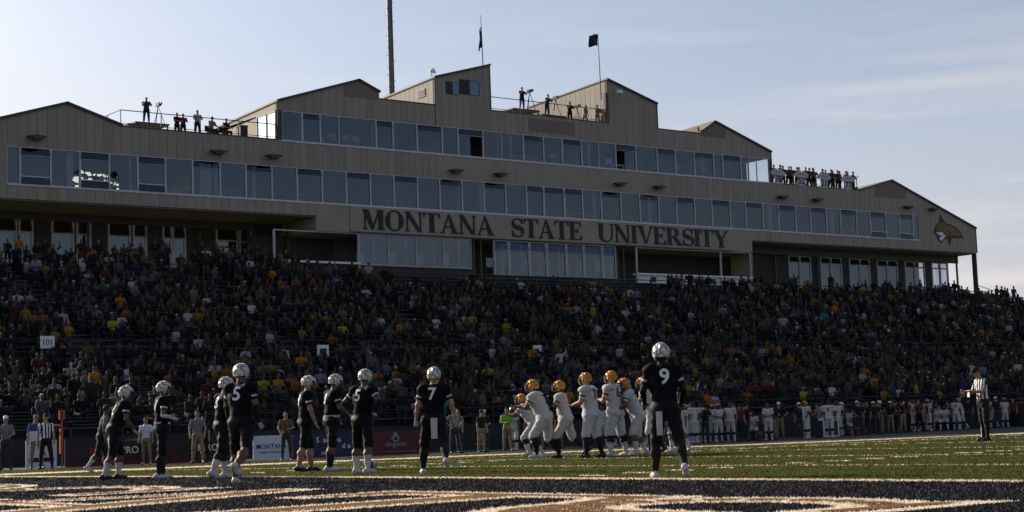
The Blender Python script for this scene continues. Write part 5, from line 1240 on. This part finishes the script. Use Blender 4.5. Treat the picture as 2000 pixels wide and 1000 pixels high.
SIDE.sort(key=lambda s: s[1]/s[2]); cn = {}
for kind, X, Y, v, deg, H in SIDE:
    cn[kind] = cn.get(kind, 0)+1
    lab = {'hivis': 'person in a bright green high-visibility top by the sideline', 'blue': 'person in navy jacket and khaki trousers left of the huddle'}.get(kind) or f"{ORD(cn[kind])} from left of the standing {DS[kind]} on the far sideline"
    hel = None; capm = None
    if kind == 'white' and rs.random() < .5: hel = HEL_G
    elif kind in ('dark', 'khaki') and rs.random() < .6: capm = rs.choice([M_white, M_cblack])
    person(lab, X, Y, deg, PO[v], MK[kind], H=H, h=.022, pads=kind == 'white', helmet=hel, cap=capm, key=(kind, v, hel is not None), group='people on the far sideline', numm=M_numb, num='4' if (kind == 'white' and abs(deg) < 30) else None)
for i, (x, y) in enumerate(((60.2, 58.9), (79.0, 63.3), (79.7, 63.4), (80.3, 63.4), (81.0, 63.4), (69.9, 61.2))):
    person(f"{ORD(i+1)} from left of the players in white sitting on the far sideline benches", x, y, 170, SEATD | {'upright': False}, MK['white'], H=1.0, h=.022, pads=True, key='seatw', group='people on the far sideline')
for i, (x, y, w) in enumerate(((60.4, 59.1, 3.0), (80.0, 63.65, 4.5), (69.9, 61.5, 2.6))):
    e = empty('team_bench', (x, y, ground_z(x, y)), label=('low metal bench left of the equipment case', 'long metal bench at the right where players sit', 'low metal bench right of the equipment case')[i], cat='bench')
    k = MB(); k.box(-w/2, w/2, -.2, .2, .40, .45); k.build('seat', M_bench, e)
    for s in (-1, 0, 1): k = MB(); k.box(s*w*.42-.03, s*w*.42+.03, -.18, .18, 0, .40); k.build('leg', M_rail, e)
e = empty('equipment_case', (65.2, 58.6, -.35), label='grey-edged equipment case standing on the far sideline', cat='case')
k = MB(); k.box(-.55, .55, -.3, .3, .06, .86); k.build('body', M_dkgrey, e)
k = MB()
for x in (-.55, .55): k.box(x-.05, x+.05, -.34, -.301, .02, .90)
k.box(-.499, .499, -.34, -.301, .82, .90).box(-.499, .499, -.34, -.301, .02, .08); k.build('edge', M_frame, e)
k = MB(); k.box(-.35, .1, -.25, .2, .865, 1.0); k.build('lid_box', M_white, e)
e = empty('storage_box', (89.5, 63.0, -.35), label='large dark storage box beside the right official', cat='box')
k = MB(); k.box(-1.3, 1.3, -.4, .4, .1, 1.45); k.build('body', M_dkgrey, e); k = MB(); k.box(-1.34, 1.34, -.44, .44, 1.451, 1.53); k.build('lid', M_grey, e)
for i, (x, y) in enumerate(((67.4, 59.0), (67.9, 58.9), (58.9, 57.3))):
    e = empty('drink_cooler', (x, y, -.35), label=('left', 'right', 'lone')[i]+(' red drink cooler beside the equipment case' if i < 2 else ' red drink cooler on the sideline near the low bench'), cat='cooler')
    k = MB(); k.tube([(0, 0, 0), (0, 0, .36)], [.13, .155], 12); k.build('body', M_maroon, e); k = MB(); k.tube([(0, 0, .36), (0, 0, .41)], .16, 12); k.build('lid', M_grey, e)

# ================================================================ PEOPLE ON THE PRESS BOX ROOF
RF = dict(h=.03, bulk=1.16, fingers=False, group='people on the press box roof')
DK = plain(M_cblack, M_cblack)
def tripod(x, y, z, label, hgt=1.35):
    e = empty('camera_tripod', (x, y, z), label=label, cat='tripod')
    for a in (90, 210, 330): k = MB(); k.bar((.42*math.cos(R(a)), .42*math.sin(R(a)), 0), (0, 0, hgt), .035); k.build('leg', M_black, e)
    k = MB(); k.box(-.09, .09, -.3, .22, hgt, hgt+.22).tube([(0, -.3, hgt+.11), (0, -.48, hgt+.11)], .07, 10); k.build('camera', M_black, e)
def platform(x, y, z, w, h, label):
    e = empty('camera_platform', (x, y, z), label=label, cat='platform')
    k = MB(); k.box(-w/2, w/2, -.7, .7, h-.10, h); k.build('deck', M_trim, e)
    for sx in (-1, 1):
        for sy in (-1, 1): k = MB(); k.box(sx*(w/2-.1)-.04, sx*(w/2-.1)+.04, sy*.6-.04, sy*.6+.04, 0, h-.10); k.build('leg', M_trim, e)
DZ1, DZ2, DZ3 = 20.43, 24.05, 20.43
hold = P(lean=4, la=((.3, .5, -.8), (-.4, .8, .5)), ra=((.3, .5, -.8), (-.4, .8, .5)))
platform(46.5, 98.9, DZ1, 2.4, .78, 'low dark platform under the left roof camera operator')
person('camera operator on a platform on the left roof deck', 46.4, 98.9, 0, hold, plain(M_dkgrey, M_cblack), H=1.8, z=DZ1+.78, absrot=165, **RF)
tripod(47.1, 98.6, DZ1+.78, 'camera tripod beside the camera operator on the left roof deck', 1.2)
person('left of two people standing close together on the left roof deck', 48.42, 98.6, 0, PO[1], DK, H=1.68, z=DZ1, absrot=190, **RF)
person('right of two people standing close together on the left roof deck', 48.86, 98.6, 0, PO[1], plain(M_maroon, M_cblack), H=1.66, z=DZ1, absrot=170, **RF)
person('person in light grey top standing on the left roof deck', 49.6, 98.0, 0, PO[1], plain(mat('cloth_pale_grey', (.30, .31, .33), .8, .1), M_cblack), H=1.86, z=DZ1, absrot=180, **RF)
person('seated person in grey top on the left roof deck', 50.65, 98.2, 0, SEATD | {'upright': False}, plain(M_grey, M_cblack), H=1.0, z=DZ1+.05, absrot=200, **RF)
person('seated person in black on the left roof deck', 51.7, 98.2, 0, SEATD | {'upright': False}, DK, H=.97, z=DZ1+.05, absrot=200, **RF)
for x, l in ((50.65, 'left folding chair on the left roof deck'), (51.7, 'right folding chair on the left roof deck')):
    e = empty('folding_chair', (x, 98.25, DZ1), R(20), label=l, cat='chair')
    k = MB(); k.box(-.25, .25, -.22, .25, .42, .46); k.build('seat', M_black, e); k = MB(); k.box(-.25, .25, .22, .26, .55, .95); k.build('backrest', M_black, e)
    for sx in (-1, 1):
        for y0, y1 in ((-.2, .2), (.2, -.2)): k = MB(); k.bar((sx*.24, y0, 0), (sx*.24, y1, .42), .03); k.build('leg', M_black, e)
for x, w, h_, l in ((45.1, .9, .55, 'brown crate on the left roof deck near the camera operator'), (53.0, .55, 1.1, 'dark upright gear case at the right of the left roof deck')):
    e = empty('gear_case', (x, 98.2, DZ1), label=l, cat='case'); k = MB(); k.box(-w/2, w/2, -.3, .3, .04, h_-.1); k.build('body', M_louver if h_ < 1 else M_black, e); k = MB(); k.box(-w/2-.02, w/2+.02, -.32, .32, h_-.099, h_); k.build('lid', M_trim, e)
platform(77.5, 98.9, DZ2, 2.6, .82, 'dark platform under the tallest camera operator on the right roof deck'); platform(80.2, 98.9, DZ2, 2.4, .55, 'dark platform under the second camera operator on the right roof deck')
person('camera operator in black shooting from the taller right roof platform', 77.6, 98.9, 0, hold, DK, H=1.86, z=DZ2+.82, absrot=180, **RF)
tripod(77.9, 98.3, DZ2+.82, 'camera tripod on the taller right roof platform')
person('camera operator crouching over a camera on the lower right roof platform', 80.05, 98.9, 0, hold | dict(lean=14), DK, H=1.78, z=DZ2+.55, absrot=190, **RF)
tripod(80.5, 98.4, DZ2+.55, 'camera tripod on the lower right roof platform')
person('camera operator with a tripod in front of the right tower wall', 81.75, 98.2, 0, hold, DK, H=1.8, z=DZ2, absrot=175, **RF); tripod(82.4, 98.1, DZ2, 'camera tripod in front of the right tower wall')
person('person in brown leaning near the right end of the roof deck', 83.3, 98.2, 0, PO[3], plain(M_louver, M_khaki), H=1.66, z=DZ2, absrot=200, **RF)
person('person by the railing end against the right tower wall', 84.4, 98.0, 0, PO[4], plain(M_khaki, M_grey), H=1.75, z=DZ2, absrot=180, **RF)
hx = [(102.95, 22.25), (103.6, 22.4), (104.7, 22.42), (105.15, 22.2), (105.75, 22.45), (106.7, 22.42), (107.9, 22.45), (108.6, 22.5), (109.45, 22.6), (110.15, 22.65), (110.5, 22.4), (111.0, 22.4), (111.9, 22.62), (112.5, 22.5), (113.4, 22.8), (104.1, 22.35), (107.3, 22.3), (108.2, 22.3), (111.4, 22.45), (112.9, 22.35), (106.2, 22.2)]
hx.sort()
for i, (x, zt) in enumerate(hx):
    kk = ['dk', 'mr', 'gy'][i % 3]
    person(f"{ORD(i+1)} from left of the people leaning on the jersey-hung roof railing", x*97.8/97.3, 97.75+.25*(i % 2), 0, PO[(i*2) % 5] if i < len(hx)-1 else hold, {'dk': DK, 'mr': plain(M_maroon, M_cblack), 'gy': plain(M_dkgrey, M_cblack)}[kk], H=min(zt-DZ3+.15, 2.0), z=DZ3-.06, absrot=180+rs.uniform(-30, 30), key=('rf', (i*2) % 5 if i < len(hx)-1 else 9, kk), **RF)
for x, t, l in ((103.5, '78', 'white jersey reading 78, leftmost on the roof railing'), (106.4, '52', 'white jersey reading 52, second from left on the roof railing'), (109.25, '21', 'white jersey reading 21, third from left on the roof railing'), (112.4, '77', 'white jersey reading 77, rightmost on the roof railing')):
    e = empty('jersey', (x, FY-.04, 20.48), label=l, cat='jersey')
    k = MB(); k.prism_y([(-.42, 0), (.42, 0), (.46, .85), (.74, .72), (.92, 1.0), (.5, 1.28), (.18, 1.3), (0, 1.22), (-.18, 1.3), (-.5, 1.28), (-.92, 1.0), (-.74, .72), (-.46, .85)], -.05, -.01); k.build('cloth', M_jw, e)
    me = text_mesh(t, .82, .02); me.materials.append(M_numn); link('number', me, e, (0, -.054, .18))
    k = MB(); k.box(-.4, .4, -.056, -.0505, 1.0, 1.10); k.build('name_strip', M_lt, e)
